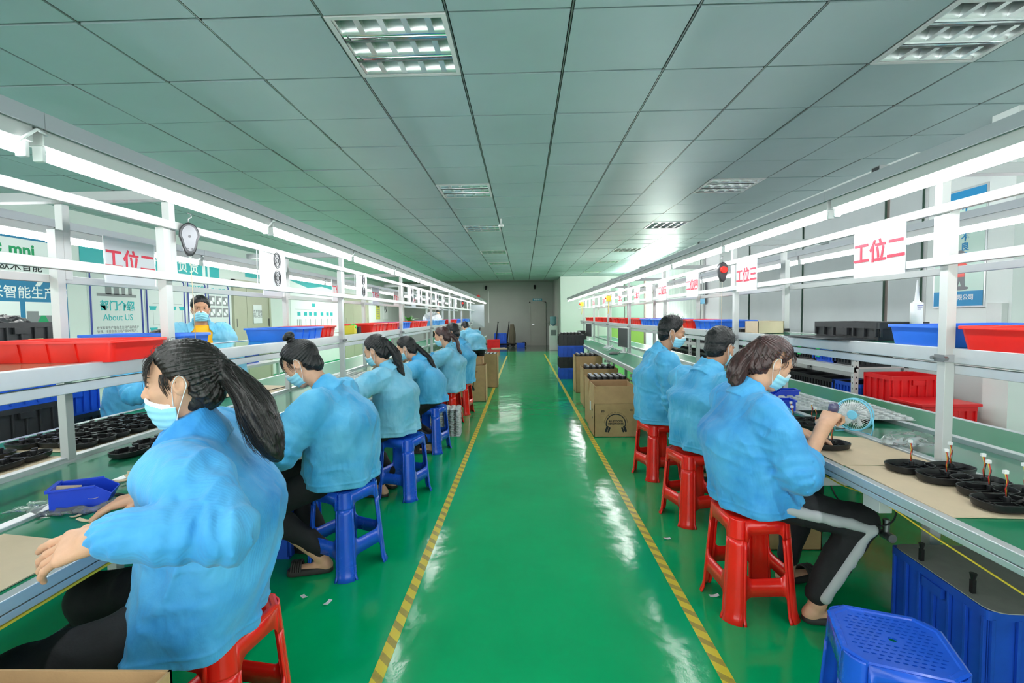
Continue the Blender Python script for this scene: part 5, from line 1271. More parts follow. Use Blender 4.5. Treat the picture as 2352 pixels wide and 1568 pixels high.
# ---------- black oval housings
def shell(wire):
    t = thing('black_shell', 'x', 'housing'); n = 28
    def ov(w, d, z, e=2.7): return [(w/2*math.copysign(abs(math.cos(a))**(2/e), math.cos(a)), d/2*math.copysign(abs(math.sin(a))**(2/e), math.sin(a)), z) for a in [2*PI*k/n for k in range(n)]]
    b = MB().loft([ov(.135,.095,0), ov(.162,.118,.008), ov(.170,.126,.026), ov(.170,.126,.030), ov(.163,.119,.030), ov(.152,.108,.012)])
    obj('pan', b, M['black_plastic'], t, smooth=40)
    r = MB()
    for x, y, w_, d_, h_ in ((0,.0,.146,.004,.020),(-.035,0,.004,.1,.019),(.03,0,.004,.1,.019),(0,.025,.12,.003,.017),(0,-.025,.12,.003,.017)): r.box(x-w_/2,x+w_/2,y-d_/2,y+d_/2,.010,h_)
    obj('ribs', r, M['black_plastic'], t)
    if wire:
        rr = random.Random(4)
        obj('boss', MB().lathe([(.010,.010),(.009,.034),(.006,.036),(.0001,.036)], 14, (.02,.01,0)), M['black_plastic'], t, smooth=40)
        for k, c in enumerate((('yellow',(.8,.55,.05)),('red',(.6,.03,.02)),('black',(.01,.01,.01)))):
            key = 'wire_'+c[0]
            if key not in M: M[key] = mat(key, c[1], .5)
            a = k*2.1; obj('wire', MB().tube([(.02+.002*math.cos(a),.01+.002*math.sin(a),.03),(.018+.003*math.cos(a+1),.012+.003*math.sin(a+1),.06),(.022+.003*math.cos(a+2),.012+.003*math.sin(a+2),.085),(.016+.002*math.cos(a+3),.014+.002*math.sin(a+3),.112)], .0014, 5), M[key], t, smooth=True)
        obj('connector', MB().box(.009,.023,.009,.019,.110,.122), M['white_plastic'], t, bevel=.001, label='white plug on the wires')
    else:
        for x, y in ((-.045,.02),(.0,-.015),(.05,.018)):
            obj('post', MB().lathe([(.009,.010),(.009,.034),(.012,.034),(.012,.044),(.0001,.044)], 12, (x,y,0)), M['black_plastic'], t, smooth=40)
        obj('clip', MB().box(-.02,.02,.03,.036,.01,.038), M['black_plastic'], t)
    return t
sw, sp = shell(True), shell(False); us = {1: False, 0: False}
def put_shell(wire, x, y, z, rz, label, group, rx=0):
    o = (sw if wire else sp)
    if us[wire]: o = dup(o)
    us[wire] = True; o.location = (x, y, z); o.rotation_euler = (rx, 0, rad(rz)); o['label'] = label; o['group'] = group; return o
GW = 'wired black shells on the near right bench'
for k, (x, y, r) in enumerate(((1.55,1.965,8),(1.575,1.835,-5),(1.66,1.905+.04,20) if False else (1.68,1.93,12),(1.655,1.775,-8),(1.60,1.69,3),(1.55,1.58,0),(1.69,1.655,10),(1.675,1.53,-6))):
    put_shell(1, x, y, T+.004, r, '%s wired black shell from the fan, on the near right beige sheet' % ORD[k], GW)
put_shell(1, 1.445, 2.305, T+.004, 5, 'black shell being screwed under the hands of the woman with striped trousers', None)
for k, (x, y, r) in enumerate(((1.50,2.74,10),(1.60,2.70,-5),(1.56,2.87,0),(1.47,2.90,15),(1.66,2.83,8))):
    put_shell(1, x, y, T, r, '%s wired black shell of the small group beyond the screwdriver' % ORD[k], 'wired black shells beyond the screwdriver')
rs = random.Random(21); GB = 'black shells with pegs on the far left worktop'; k = 0
for x in (-2.32,-2.50):
    for y in (1.92,2.06,2.20):
        put_shell(0, x+rs.uniform(-.01,.01), y, T+.004, 90+rs.uniform(-15,15), 'pegged black shell, %s of the near group behind the left belt' % ORD[k], GB); k += 1
k = 0
for i, x in enumerate((-2.30,-2.44,-2.585)):
    for j in range(7):
        y = 2.42+.108*j
        put_shell(0, x+rs.uniform(-.008,.008), y+.03*(i % 2), T+.004, rs.uniform(-12,12), 'pegged black shell, %s of the big group on the beige sheet' % (ORD[k] if k < 20 else 'last'), GB); k += 1
for k, (x, y) in enumerate(((-1.95,2.32),(-1.98,2.50))):
    put_shell(0, x, y, .739, 80, 'pegged black shell lying on the left belt, %s' % ('nearer one' if k == 0 else 'further one'), GB)
for k in range(4): put_shell(0, -1.50-.0*k, 2.66+.12*k, T+.004, 90, 'pegged black shell, %s in the row before the bun woman' % ORD[k], GB)
# ---------- small bins, scraps, tools
def pickbin():
    t = thing('parts_bin', 'x', 'bin'); w_, d_, h_ = .105, .17, .075
    b = MB(); pf = [(-d_/2,0),(d_/2-.02,0),(d_/2,.042),(d_/2-.045,h_),(-d_/2,h_)]; n = len(pf)
    for s in (-1, 1): b.ext([(y,z) for y,z in pf], 0, s*w_/2-.0025, s*w_/2+.0025)
    b.box(-w_/2,w_/2,-d_/2,-d_/2+.004,0,h_+.004).box(-w_/2,w_/2,-d_/2,d_/2-.02,0,.004)
    b.add([(-w_/2,d_/2-.02,0),(w_/2,d_/2-.02,0),(w_/2,d_/2,.042),(-w_/2,d_/2,.042),(-w_/2,d_/2-.024,.003),(w_/2,d_/2-.024,.003),(w_/2,d_/2-.004,.043),(-w_/2,d_/2-.004,.043)],[(0,1,2,3),(4,7,6,5),(3,2,6,7)])
    obj('body', b, M['bin_blue'], t, bevel=.0012)
    r = MB().box(-w_/2-.006,w_/2+.006,-d_/2-.008,-d_/2+.006,h_-.006,h_+.006)
    for s in (-1, 1): r.box(s*(w_/2+.003)-.005, s*(w_/2+.003)+.005, -d_/2, d_/2-.045, h_-.004, h_+.003)
    obj('rim', r, M['bin_blue'], t, bevel=.001)
    return t
pb = pickbin(); pb.location = (-1.56, 1.66, T+.002); pb.rotation_euler = (0,0,rad(-62)); pb['label'] = 'blue sloped parts bin holding card scraps on the left bench'
for k, (x, y, lab) in enumerate(((1.98,3.72,'blue parts bin on the right belt, further of the two'),(1.68,3.22,'blue parts bin on the right worktop, nearer of the two'))):
    dup(pb, (x, y, T if k else .739), rad(80), lab, 'blue parts bins on the right bench')
rs = random.Random(8)
def scrap(name, x, y, z, L, W, rz, rx, label, m='kraft', group=None, curl=.2):
    n = 6; mb = MB(); up = [(-L/2+L*i/n, curl*L*((i/n-.5)**2)*2) for i in range(n+1)]
    mb.loft([[(a,-W/2,b),(a,W/2,b),(a,W/2,b+.0012),(a,-W/2,b+.0012)] for a, b in up])
    return solo(name, mb, M[m], label, 'card scrap', (x,y,z), (rx, rnd.uniform(-.15,.15), rz), group=group)
for k in range(13):
    scrap('card_scrap', -1.55+rs.uniform(-.05,.05), 1.885+rs.uniform(-.06,.06), T+.001+.0022*k, rs.uniform(.05,.10), rs.uniform(.012,.025), rs.uniform(0,3), rs.uniform(-.1,.1), 'beige die cut card strip, %s from the bottom of the pile on the left bench' % ORD[k], group='card strips piled on the left bench')
for k in range(7):
    scrap('card_scrap', -1.555+rs.uniform(-.05,.05), 1.66+rs.uniform(-.03,.03), T+.016+.004*k, rs.uniform(.03,.05), .018, rs.uniform(0,3), rs.uniform(-.5,.5), 'brown card bit inside the sloped blue parts bin', 'card' if k % 2 else 'kraft', 'card bits in the blue parts bin')
scrap('card_scrap', -1.60, 1.64, T+.062, .07, .028, .4, 1.3, 'beige card piece standing up in the sloped parts bin')
for k, (x, y) in enumerate(((-1.44,1.52),(-1.50,1.555),(-1.47,1.63),(-1.40,1.66))):
    scrap('card_scrap', x, y, T+.001, .03 if k else .045, .015, 1.2*k, 0, 'loose beige card chip before the blue bin, %s from the edge' % ORD[k], group='loose card chips on the left bench')
tw = thing('tweezers', 'dark steel tweezers lying beside the sloped parts bin', 'tool', (-1.50, 1.74, T+.003), rad(-20))
for s in (-1, 1): obj('arm', MB().tube([(-.06,0,0),(-.02,s*.006,.001),(.03,s*.004,.001),(.06,s*.001,0)], [.002,.003,.0025,.0008], 6), M['dark_metal'], tw, smooth=True)
# crumpled clear bags
def bag(name, c, w_, d_, h_, label, seed, m='plastic_clear'):
    fd = Field(); fd.ell((0,0,h_*.35), (w_/2,d_/2,h_*.6), None, .01)
    o_ = seed*2.3
    fd.disp(lambda P: -.012*fold(P, (22,22,22), o_)-.005*fold(P, (50,50,50), o_)); fd.half((0,0,.0015), (0,0,-1), .002)
    return solo(name, fd.mesh(.006, name, [M[m]]), None, label, 'plastic bag', c)
bag('plastic_bag', (1.84, 2.34, T+.013-.0), .22, .11, .05, 'crumpled clear plastic bag at the belt rail by the near right post', 2)
bag('plastic_bag', (-1.60, 1.62, T-.001), .26, .10, .010, 'flat clear plastic bag under the sloped parts bin', 3)
bag('plastic_bag', (-1.90, 10.15, 1.27), .34, .9, .24, 'big white plastic bag bulging out of the pale blue tray', 4, 'paper')
# small desk fan
fn_ = thing('desk_fan', 'small pale blue wire guard desk fan on the right bench', 'fan', (1.735, 2.58, T), rad(35)); fb = mat('fan_blue', (.22,.62,.82), .35)
def ring(r, x, tr, n=36, cz=.105): return [(x, r*math.cos(2*PI*k/n), cz+r*math.sin(2*PI*k/n)) for k in range(n+1)]
gm = MB(); gm.tube(ring(.083, 0, .004), .0045, 8, False).tube(ring(.083, .03, .004), .0035, 8, False)
obj('guard_ring', gm, fb, fn_, smooth=True)
gw = MB()
for k in range(44):
    a = 2*PI*k/44; gw.tube([(-.012,.020*math.cos(a),.105+.020*math.sin(a)), (-.014,.05*math.cos(a),.105+.05*math.sin(a)), (0,.083*math.cos(a),.105+.083*math.sin(a))], .0013, 4)
obj('guard_wires', gw, M['white_plastic'], fn_, smooth=True)
obj('hub_cap', MB().tube([(-.018,0,.105),(-.012,0,.105)], [.021,.025], 24), fb, fn_, smooth=40)
for k in range(5):
    a = 2*PI*k/5; pts = []
    for i in range(6):
        r = .014+.055*i/5; b = a+.5*i/5; pts.append([(.006-.008, r*math.cos(b-.32), .105+r*math.sin(b-.32)), (.016, r*math.cos(b+.32), .105+r*math.sin(b+.32))])
    bl = MB().loft(pts, False, False, close=False); o = obj('blade', bl, M['white_plastic'], fn_, smooth=True); md = o.modifiers.new('wall', 'SOLIDIFY'); md.thickness = .0015
obj('motor', MB().tube([(.012,0,.105),(.045,0,.105)], [.022,.016], 16), fb, fn_, smooth=40)
obj('stand', MB().tube([(0,-.088,.105),(.004,-.092,.06),(.0,-.085,.005),(.05,-.06,.004),(.07,0,.004),(.05,.06,.004),(.0,.085,.005),(.004,.092,.06),(0,.088,.105)], .0035, 8), fb, fn_, smooth=True)
obj('power_lead', MB().tube([(.045,.0,.09),(.06,.03,.02),(.03,.10,.004),(-.06,.14,.003),(-.14,.10,.003),(-.22,.02,.003)], .0022, 6), M['black_soft'], fn_, smooth=True)
# powered screwdriver in her fist
wr = R3i['rw']; 
Rm = Matrix.Rotation(rad(4), 3, 'Z'); base = Vector((1.07, 2.31, 0)); tipw = Vector((1.437, 2.31, T+.03)); topw = Vector((1.385, 2.185, .985))
sdv = thing('screwdriver', 'purple grey powered screwdriver held upright in the fist at the right bench', 'tool', tipw)
d = (topw-tipw); dn = d.normalized()
obj('bit', MB().tube([(0,0,0), dn*.08], [.002,.003], 8), M['steel'], sdv, smooth=40)
obj('handle', MB().tube([dn*.08, dn*.10, dn*.13, dn*.19, dn*.225, dn*.243, dn*.25], [.006,.013,.016,.017,.021,.018,.006], 16), mat('grip_purple', (.10,.09,.17), .25, coat=.5), sdv, smooth=True)
# clear blister trays
def blister(nx, ny, w_, d_):
    t = MB(); t.prism(rrect(w_, d_, .02), 0, .0015)
    for i in range(nx):
        for j in range(ny):
            x = -w_/2+w_*(i+.5)/nx; y = -d_/2+d_*(j+.5)/ny; r = min(w_/nx, d_/ny)*.40
            t.loft([[(x+r*k_*math.cos(2*PI*q/12), y+r*k_*math.sin(2*PI*q/12), z_) for q in range(12)] for k_, z_ in ((1,.0015),(.92,.012),(.62,.016))], False, True)
    return t
M['blister'] = mat('blister', (.92,.95,.95), .15, trans=.35, spec=.7, ior=1.3)
bm_ = blister(9, 6, .52, .36).mesh('blister_tray', [M['blister']], False)
for k, (x, y, r) in enumerate(((2.14,3.12,80),(1.95,3.42,88))):
    solo('blister_tray', bm_, None, 'clear blister tray across the right belt, %s the fan' % ('nearer' if k == 0 else 'further from'), 'tray', (x, y, .764), rad(r), group='clear blister trays on the right belt')
for k, (x, y, r) in enumerate(((-1.90,4.95,85),(-1.93,5.38,92))): solo('blister_tray', bm_, None, 'clear blister tray on the left belt, %s one' % ('nearer' if k == 0 else 'further'), 'tray', (x, y, .764), rad(r), group='clear blister trays on the left belt')
bs = blister(6, 5, .40, .30).mesh('blister_tray', [M['blister']], False)
for k in range(16):
    solo('blister_tray', bs, None, 'clear blister tray, %s from the floor in the stack beside the fourth stool' % ORD[k], 'tray', (-.96, 5.76, .0+.0205*k), rad(4+(k % 3-1)*1.5), group='stack of clear blister trays on the floor')
M['balancer_plate'] = mat('balancer_plate', (.20,.20,.22), .4, metal=.3)
# tool balancers hanging from the rails
def balancer(loc, rz, label, knob_only):
    t = thing('tool_balancer', label, 'tool balancer', loc, rz); n = 24
    def drop(s, z0): return [((.042 if math.cos(a) > 0 else .042)*s*math.sin(a)*(1 if math.cos(a) > -.2 else .82), .062*s*math.cos(a)*(1 if math.cos(a) > 0 else 1.55)) for a in [2*PI*k/n for k in range(n)]]
    P_ = drop(1, 0); b = MB().loft([[(x*.9,-.022,z*.9) for x,z in P_], [(x,-.016,z) for x,z in P_], [(x,.016,z) for x,z in P_], [(x*.9,.022,z*.9) for x,z in P_]])
    obj('housing', b, M['dark_metal'], t, smooth=40, bevel=0)
    obj('cover_plate', MB().loft([[(x*.78,-.0225,z*.8) for x,z in P_], [(x*.74,-.026,z*.76) for x,z in P_]]), M['balancer_plate'], t, smooth=40)
    obj('plate_screw', MB().tube([(0,-.0262,-.004),(0,-.028,-.004)], .006, 12).tube([(-.008,-.0262,-.062),(-.008,-.028,-.062)], .003, 8).tube([(.008,-.0262,-.062),(.008,-.028,-.062)], .003, 8), M['dark_metal'], t)
    pass
    obj('tension_knob', MB().tube([(0,.022,.0),(0,.042,.0)], [.029,.026], 10), M['tray_red'], t, smooth=30, label='red tension knob')
    obj('hook', MB().tube([(0,0,.06),(0,0,.082),(.012,0,.092),(.010,0,.106),(-.004,0,.110)], .003, 6), M['steel'], t, smooth=True)
    obj('cord', MB().tube([(0,0,-.09),(.004,0,-.3),(.006,0,-.52)], .0016, 6), M['kraft'], t, smooth=True)
    obj('cord_stop', MB().tube([(0,0,-.085),(0,0,-.10)], [.009,.005], 10), M['white_plastic'], t)
    return t
balancer((-1.585, 2.30, 1.80), rad(38), 'silver tool balancer with a red knob hanging by the left post', False)
balancer((1.62, 4.0, 1.75), rad(180), 'tool balancer with its red knob facing the camera over the right bench', True)
balancer((-1.60, 12.9, 1.76), rad(180), 'small red tool balancer near the far end of the left line', True)
# glue cartridge, plates, boxes on the shelves
gc = thing('glue_cartridge', 'white glue cartridge with a tall nozzle on the right shelf', 'cartridge', (2.03, 2.56, 1.2385) if False else (2.10, 2.645, 1.2385))
obj('barrel', MB().lathe([(.0001,0),(.026,0),(.028,.004),(.028,.20),(.024,.205),(.010,.208)], 24), M['white_plastic'], gc, smooth=40)
obj('nozzle', MB().lathe([(.013,.205),(.011,.215),(.003,.325),(.0001,.325)], 16), M['white_plastic'], gc, smooth=40)
obj('nozzle_thread', MB().lathe([(.017,.204),(.017,.212),(.012,.213)], 16), M['white_plastic'], gc, smooth=40)
obj('label_print', MB().box(-.02,.012,-.0285,-.0280,.186,.189).box(-.018,.008,-.0285,-.0280,.176,.178).box(-.018,.0,-.0285,-.0280,.168,.170), M['ink_navy'], gc)
for k, (z, a, x, y) in enumerate(((1.2395,4,1.86,2.93),(1.2455,-6,1.84,3.0))):
    solo('dark_plate', MB().box(-.11,.11,-.24,.24,0,.005), M['dark_metal'], 'thin dark plate on the right shelf edge, %s of the two' % ('lower' if k == 0 else 'upper'), 'plate', (x-.03,y,z), rad(a), group='dark plates on the right shelf')
yb = thing('yellow_box', 'small yellow carton with a green ribbon on the left shelf', 'box', (-1.80, 5.02, 1.2385), rad(8)); obj('carton', MB().box(-.05,.05,-.06,.06,0,.085), M['yellow'], yb, bevel=.002); obj('ribbon', MB().tube([(.051,-.04,.08),(.055,.0,.06),(.052,.04,.085),(.03,.02,.10),(.0,-.03,.088)], .005, 6), M['tag_green'], yb, smooth=True)
solo('black_holder', MB().prism(rrect(.08,.09,.02), 0, .07), M['black_soft'], 'black pot between the yellow carton and the red tray', 'pot', (-1.83, 5.3, 1.2385), bevel=.004)
solo('black_tray', MB().box(-.2,.2,-.28,.28,0,.03), M['black_plastic'], 'flat black tray on the right shelf behind the middle man', 'tray', (1.99, 4.32, 1.2385), bevel=.004)
# blue white device in the hands of the fourth worker
dv = thing('white_topped_tub', 'blue tub with a white lid before the fourth left worker', 'tub', (-1.48, 5.25, T)); obj('tub', MB().loft([[(x*.85,y*.85,0) for x,y in rrect(.22,.18,.04)], [(x,y,.09) for x,y in rrect(.22,.18,.04)]]), M['tray_blue'], dv, smooth=40); obj('lid', MB().loft([[(x,y,.09) for x,y in rrect(.23,.19,.04)], [(x*.95,y*.95,.115) for x,y in rrect(.22,.18,.04)], [(x*.5,y*.5,.13) for x,y in rrect(.22,.18,.04)]]), M['paper'], dv, smooth=40)
# monitors and desk bits on the far right bench
mo = thing('monitor', 'dark flat monitor standing on the far right bench', 'monitor', (1.70, 8.3, T), rad(-82)); obj('screen', MB().box(-.23,.23,-.012,.012,.10,.42), M['ink_grey'] if False else M['dark_metal'], mo, bevel=.004); obj('bezel', MB().box(-.24,.24,-.008,.02,.09,.43), M['white_plastic'], mo, bevel=.006); obj('stand', MB().box(-.03,.03,.0,.03,0,.12).box(-.11,.11,-.08,.09,0,.012), M['white_plastic'], mo, bevel=.004)
m2 = dup(mo, (1.70, 12.6, T), rad(-80), 'second monitor, near the end of the right bench')
solo('keyboard', MB().box(-.21,.21,-.07,.07,0,.02), M['dark_metal'], 'dark keyboard before the nearer monitor', 'keyboard', (1.52, 8.15, T), rad(75), bevel=.004)
for k, (x, y, z, r) in enumerate(((1.50,8.72,0,10),(1.55,8.85,.02,-20),(1.47,8.9,.04,40),(1.60,8.7,.02,70),(1.53,8.8,.055,15))):
    scrap('headband', x, y, T+.008+z, .17, .03, rad(r), .2*k, '%s white headband in the heap by the monitor' % ORD[k], 'paper', 'white headbands heaped on the right bench', .5)
solo('machine', MB().box(-.12,.12,-.2,.2,0,.18).box(-.10,.10,-.16,.04,.18,.24), M['black_soft'], 'black machine at the end of the right bench', 'machine', (1.56, 13.1, T), bevel=.01)
# emergency stop boxes
def estop(y, lab):
    t = thing('stop_switch', lab, 'switch', (1.70, y, 1.72)); obj('box', MB().box(-.045,.045,-.04,.04,-.055,.055), M['yellow'], t, bevel=.004); obj('button', MB().tube([(-.045,0,0),(-.065,0,0),(-.075,0,0)], [.014,.024,.02], 14), M['tray_red'], t, smooth=40); obj('lead', MB().tube([(0,0,-.055),(.004,0,-.2),(-.01,0,-.3)], .006, 6), M['yellow'], t, smooth=True)
estop(9.72, 'yellow stop switch with a red button on a right post'); estop(14.1, 'yellow stop switch at the far end of the right line')
# leads under the right bench
solo('yellow_cable', MB().tube(smooth_path([(1.36,2.5,.67),(1.38,2.34,.655),(1.40,2.15,.635),(1.38,1.98,.66),(1.36,1.82,.672),(1.37,1.65,.645),(1.38,1.45,.62),(1.39,1.2,.59)]), .0032, 6), M['yellow'], 'yellow cable drooping along the right bench edge', 'cable', smooth=True)
solo('black_cable', MB().tube(smooth_path([(1.42,2.30,.66),(1.46,2.25,.52),(1.52,2.12,.47),(1.50,1.98,.54),(1.46,1.90,.66)]), .0035, 6), M['black_soft'], 'black cable looped under the right bench', 'cable', smooth=True)
solo('black_cable', MB().tube([(-2.70,3.3,T+.004),(-2.5,3.6,T+.004),(-2.45,4.0,T+.008),(-2.3,4.3,T+.01),(-2.2,4.5,.775)], .004, 6), M['black_soft'], 'black cable along the far left worktop', 'cable', smooth=True)
# litter on the floor
for k, (x, y) in enumerate(((.93,2.36),(1.13,2.50),(1.16,2.46),(.88,2.98),(-.98,2.30),(-1.12,2.35))):
    scrap('paper_scrap', x, y, .002, .045, .02, k*1.1, 0, 'white paper scrap on the floor, %s' % ('beside the striped trousers stool, %s of three' % ORD[k] if k < 3 else ('under the middle red stool', 'in front of the bun stool', 'left of the bun stool')[k-3]), 'paper', 'paper scraps on the floor')
# ================================================================== signs and posters
def sign(x, y0, y1, z0, z1, face, s, label, group, col='ink_red', sz=.115, curl=.0):
    t = thing('station_sign', label, 'sign', (x, (y0+y1)/2, (z0+z1)/2)); w_, h_ = (y1-y0), (z1-z0); n = 8; e = -1 if face == '-x' else 1
    pr = [(e*curl*((2*i/n-1)**2), -w_/2+w_*i/n) for i in range(n+1)]
    mb = MB().loft([[(a,b,-h_/2),(a+.0012,b,-h_/2),(a+.0012,b,h_/2),(a,b,h_/2)] for a, b in pr])
    obj('sheet', mb, M['paper'], t, smooth=40)
    for e_ in (-1, 1): obj('sleeve_edge', MB().box(-.001,.0018,e_*w_/2-.004,e_*w_/2+.004,-h_/2,h_/2), M['alu'], t)
    if s: obj('lettering', text_mb(s, sz, face_to(face, (e*.003 if e > 0 else -.003, 0, 0)), bold=.0022), M[col], t)
    return t
def cups_sheet(x, y0, y1, z0, z1, label, group):
    t = sign(x, y0, y1, z0, z1, '+x', None, label, group, curl=.012); mb = MB(); w_ = y1-y0
    for dz in (.06, -.055):
        for k, (a, b) in enumerate(((.042,.05),(.032,.04),(.02,.016))):
            pts = [(.016, .05+a*math.cos(q), dz+b*math.sin(q)) for q in [2*PI*i/18 for i in range(19)]]; mb.tube(pts, .0024, 4, False)
        for i in range(5): mb.tube([(.016,.03+.01*i,dz-.03),(.016,.034+.01*i,dz+.03)], .001, 4)
    obj('line_drawing', mb, M['ink'], t); return t
GS = 'station signs on the right line'; nums = '一二三四五六七八九十'
for k, y in enumerate((2.41, 3.80, 5.0, 6.05, 7.4, 8.7, 10.4, 11.9)):
    t = sign(1.722, y-.165, y+.165, 1.57, 1.80, '-x', '工位'+nums[k+1], 'white sign reading station %s in red Chinese characters, right line' % 'two three four five six seven eight nine'.split()[k], GS); t['group'] = GS
GS2 = 'station signs on the left line'
for k, (y, n_) in enumerate(((2.63,'二'),(4.15,'三'),(5.60,'四'),(7.05,'五'),(8.2,'六'),(9.5,'七'),(10.8,'八'),(12.2,'九'))):
    t = sign(-2.142, y-.17, y+.17, 1.60, 1.84, '+x', '工位'+n_, 'white sign reading station %s in red Chinese characters, left line' % 'two three four five six seven eight nine'.split()[k], GS2); t['group'] = GS2
for k, y in enumerate((3.13, 4.86, 7.0, 7.6, 8.3, 9.1, 9.9, 10.8, 11.7, 13.0, 14.2)):
    t = cups_sheet(-1.628, y-.165, y+.165, 1.60, 1.85, '%s white instruction sheet with a drawing from the near end of the left line' % ORD[k], 'instruction sheets on the left line'); t['group'] = 'instruction sheets on the left line'
for k, y in enumerate((6.7, 7.9, 9.3, 11.1, 12.6, 13.3)):
    t = sign(1.722, y-.15, y+.15, 1.585, 1.825, '-x', None, '%s blank white sheet between the station signs of the right line' % ORD[k], GS); t['group'] = 'blank sheets on the right line'
# ---- left wall displays
X = XL+.012
def wallbox(name, y0, y1, z0, z1, m, label, cat, th=.008):
    t = thing(name, label, cat, (XL+.001, (y0+y1)/2, (z0+z1)/2)); w_, h_ = y1-y0, z1-z0
    obj('board', MB().box(0, th, -w_/2, w_/2, -h_/2, h_/2), m, t); t['w'] = 0; del t['w']; return t
def wtext(t, s, y, z, sz, m, bold=.001, align='CENTER', off=.0095, lines=1.0):
    obj('lettering', text_mb(s, sz, face_to('+x', (off, y, z)), bold=bold, align=align, lines=lines), M[m], t)
bb = wallbox('company_board', 4.2, 6.12, .75, 2.42, mat('board_blue', (.012,.20,.40), .5), 'blue company board with white Chinese lettering on the left wall', 'board')
obj('white_field', MB().loft([[(.009,y,z) for y,z in rrect(.98,.42,.1,4,.32,.58)], [(.011,y,z) for y,z in rrect(.98,.42,.1,4,.32,.58)]]), M['ink_white'], bb)
ringm = MB()
for k in range(6):
    a0 = k*PI/3+.08; pts = [(.0125, .10+.085*math.cos(a0+i*.16), .665+.085*math.sin(a0+i*.16)) for i in range(6)]; ringm.tube(pts, .014, 6)
obj('round_emblem', ringm, M['ink_green'], bb); wtext(bb, 'mni', .42, .66, .2, 'ink_green', .006, off=.013); wtext(bb, '欧米智能', .40, .47, .125, 'ink', .001, off=.013)
wtext(bb, '欧米智能生产部', .42, .16, .155, 'ink_white', .001)
for k, y in enumerate((.16, .62)):
    p = obj('photo', MB().box(.009,.012,y-.2,y+.2,-.28,.06-.0), M['ink_white'], bb); obj('picture', MB().box(.012,.0135,y-.19,y+.19,-.27,-.1).box(.012,.0135,y-.19,y-.05,-.1,-.05), M['ink_grey'], p); obj('picture', MB().add([(.0138,y-.12,-.27),(.0138,y+.12,-.27),(.0138,y+.03,-.10),(.0138,y-.02,-.10)],[(0,1,2,3)]), M['ink_green'], p)
swm = MB()
for k in range(2): swm.loft([[(.010,.80-.25*k+.1*math.sin(i*.3),.25+.05*i-.0*k),(.010,.86-.25*k+.1*math.sin(i*.3)+.03*i*.3,.25+.05*i)] for i in range(11)], False, False, close=False)
obj('white_swoosh', swm, M['ink_white'], bb)
tb = wallbox('teal_banner', 6.33, 9.28, 2.19, 2.47, M['ink_teal'], 'teal banner with raised white Chinese slogan on the left wall', 'banner'); obj('lettering', text_mb('我们对产品负责', .24, face_to('+x', (.0095, -.08, 0)), bold=.004, spacing=1.3), M['ink_white'], tb)
obj('light_stripe', MB().box(.009,.010,.98,1.06,-.13,.13).box(.009,.010,1.12,1.18,-.13,.13), M['ink_white'], tb)
def panel(y0, y1, label):
    t = wallbox('notice_board', y0, y1, .85, 2.12, mat('board_white_%d' % int(y0*10), (.66,.69,.70), .5), label, 'board'); w_ = (y1-y0)/2
    fr = MB().tube([(.012,-w_+.02,-.42),(.012,-w_+.03,.5),(.012,-w_+.03,.60),(.012,w_*.1,.605)], .011, 6).tube([(.012,-w_+.02,-.42),(.012,-w_+.03,-.55)], [.011,.002], 6).tube([(.012,w_*.3,.605),(.012,w_-.10,.605),(.012,w_-.03,.55),(.012,w_-.03,-.35),(.012,w_-.02,-.5)], [.011,.011,.011,.011,.002], 6)
    obj('navy_outline', fr, M['ink_navy'], t, smooth=40); return t, w_
t, w_ = panel(6.42, 7.36, 'notice board headed About US on the left wall'); wtext(t, '部门介绍', 0, .13, .15, 'ink_teal', .004); wtext(t, 'About US', 0, -.03, .13, 'ink_teal', .0005)
obj('line_drawing', MB().box(.009,.011,-.34,.34,.27,.31).box(.009,.011,-.2,-.1,.3,.47).box(.009,.011,-.06,.03,.3,.5).box(.009,.011,.08,.14,.3,.44).box(.009,.011,.2,.26,.3,.46), M['ink_grey'], t)
wtext(t, '欧米智能生产部负责公司产品的生产\n管理，主要负责公司产品SMT贴片、\nDIP插件焊接、PCBA测试及组装加工。\n品质部门，我们是第一线的执行者，\n“制造”车间，生产流程严谨，员工\n技能培训考核，并按生产计划和\n管理要求，配备完善的品质管理，\n设备精良，流程规范，高效有序。', 0, -.36, .046, 'ink_grey', 0, lines=1.15)
t, w_ = panel(7.40, 8.02+.28, 'notice board with a teal organisation tree on the left wall')
tm_ = MB(); ln = MB()
for z, ys in ((.42,(0,)),(.12,(-.3,-.08,.14,.36)),(-.22,(-.3,-.02,.18,.36)),(-.5,(-.16,.1,.3))):
    for y in ys: tm_.prism([(0,0)], 0, 0) if False else tm_.loft([[(a,y-.08,z+.03),(a,y+.08,z+.03),(a,y+.055,z-.03),(a,y-.055,z-.03)] for a in (.009,.012)]); ln.box(.009,.010,y-.002,y+.002,z-.26,z)
    ln.box(.009,.010,ys[0],ys[-1],z+.07,z+.074)
obj('tree_boxes', tm_, M['ink_teal'], t); obj('tree_lines', ln, M['ink_grey'], t)
t, w_ = panel(8.34, 8.86, 'notice board of clipped blank pages on the left wall'); wtext(t, '学习天地', 0, .48, .11, 'ink_teal', .003)
for z in (.22,-.12,-.45):
    for y in (-.11,.12): pg = obj('page', MB().box(.009,.011,y-.105,y+.105,z-.15,z+.15), M['ink_white'], t); obj('clip', MB().tube([(.012,y+.02,z+.15),(.02,y+.01,z+.12),(.013,y+.03,z+.10)], .004, 5), M['ink_grey'], pg)
t, w_ = panel(8.88, 9.56, 'notice board of staff photographs next to the double door'); wtext(t, '员工风采', 0, .46, .11, 'ink_teal', .003); wtext(t, 'STYLE', .05, -.17, .12, 'ink_teal', .001)
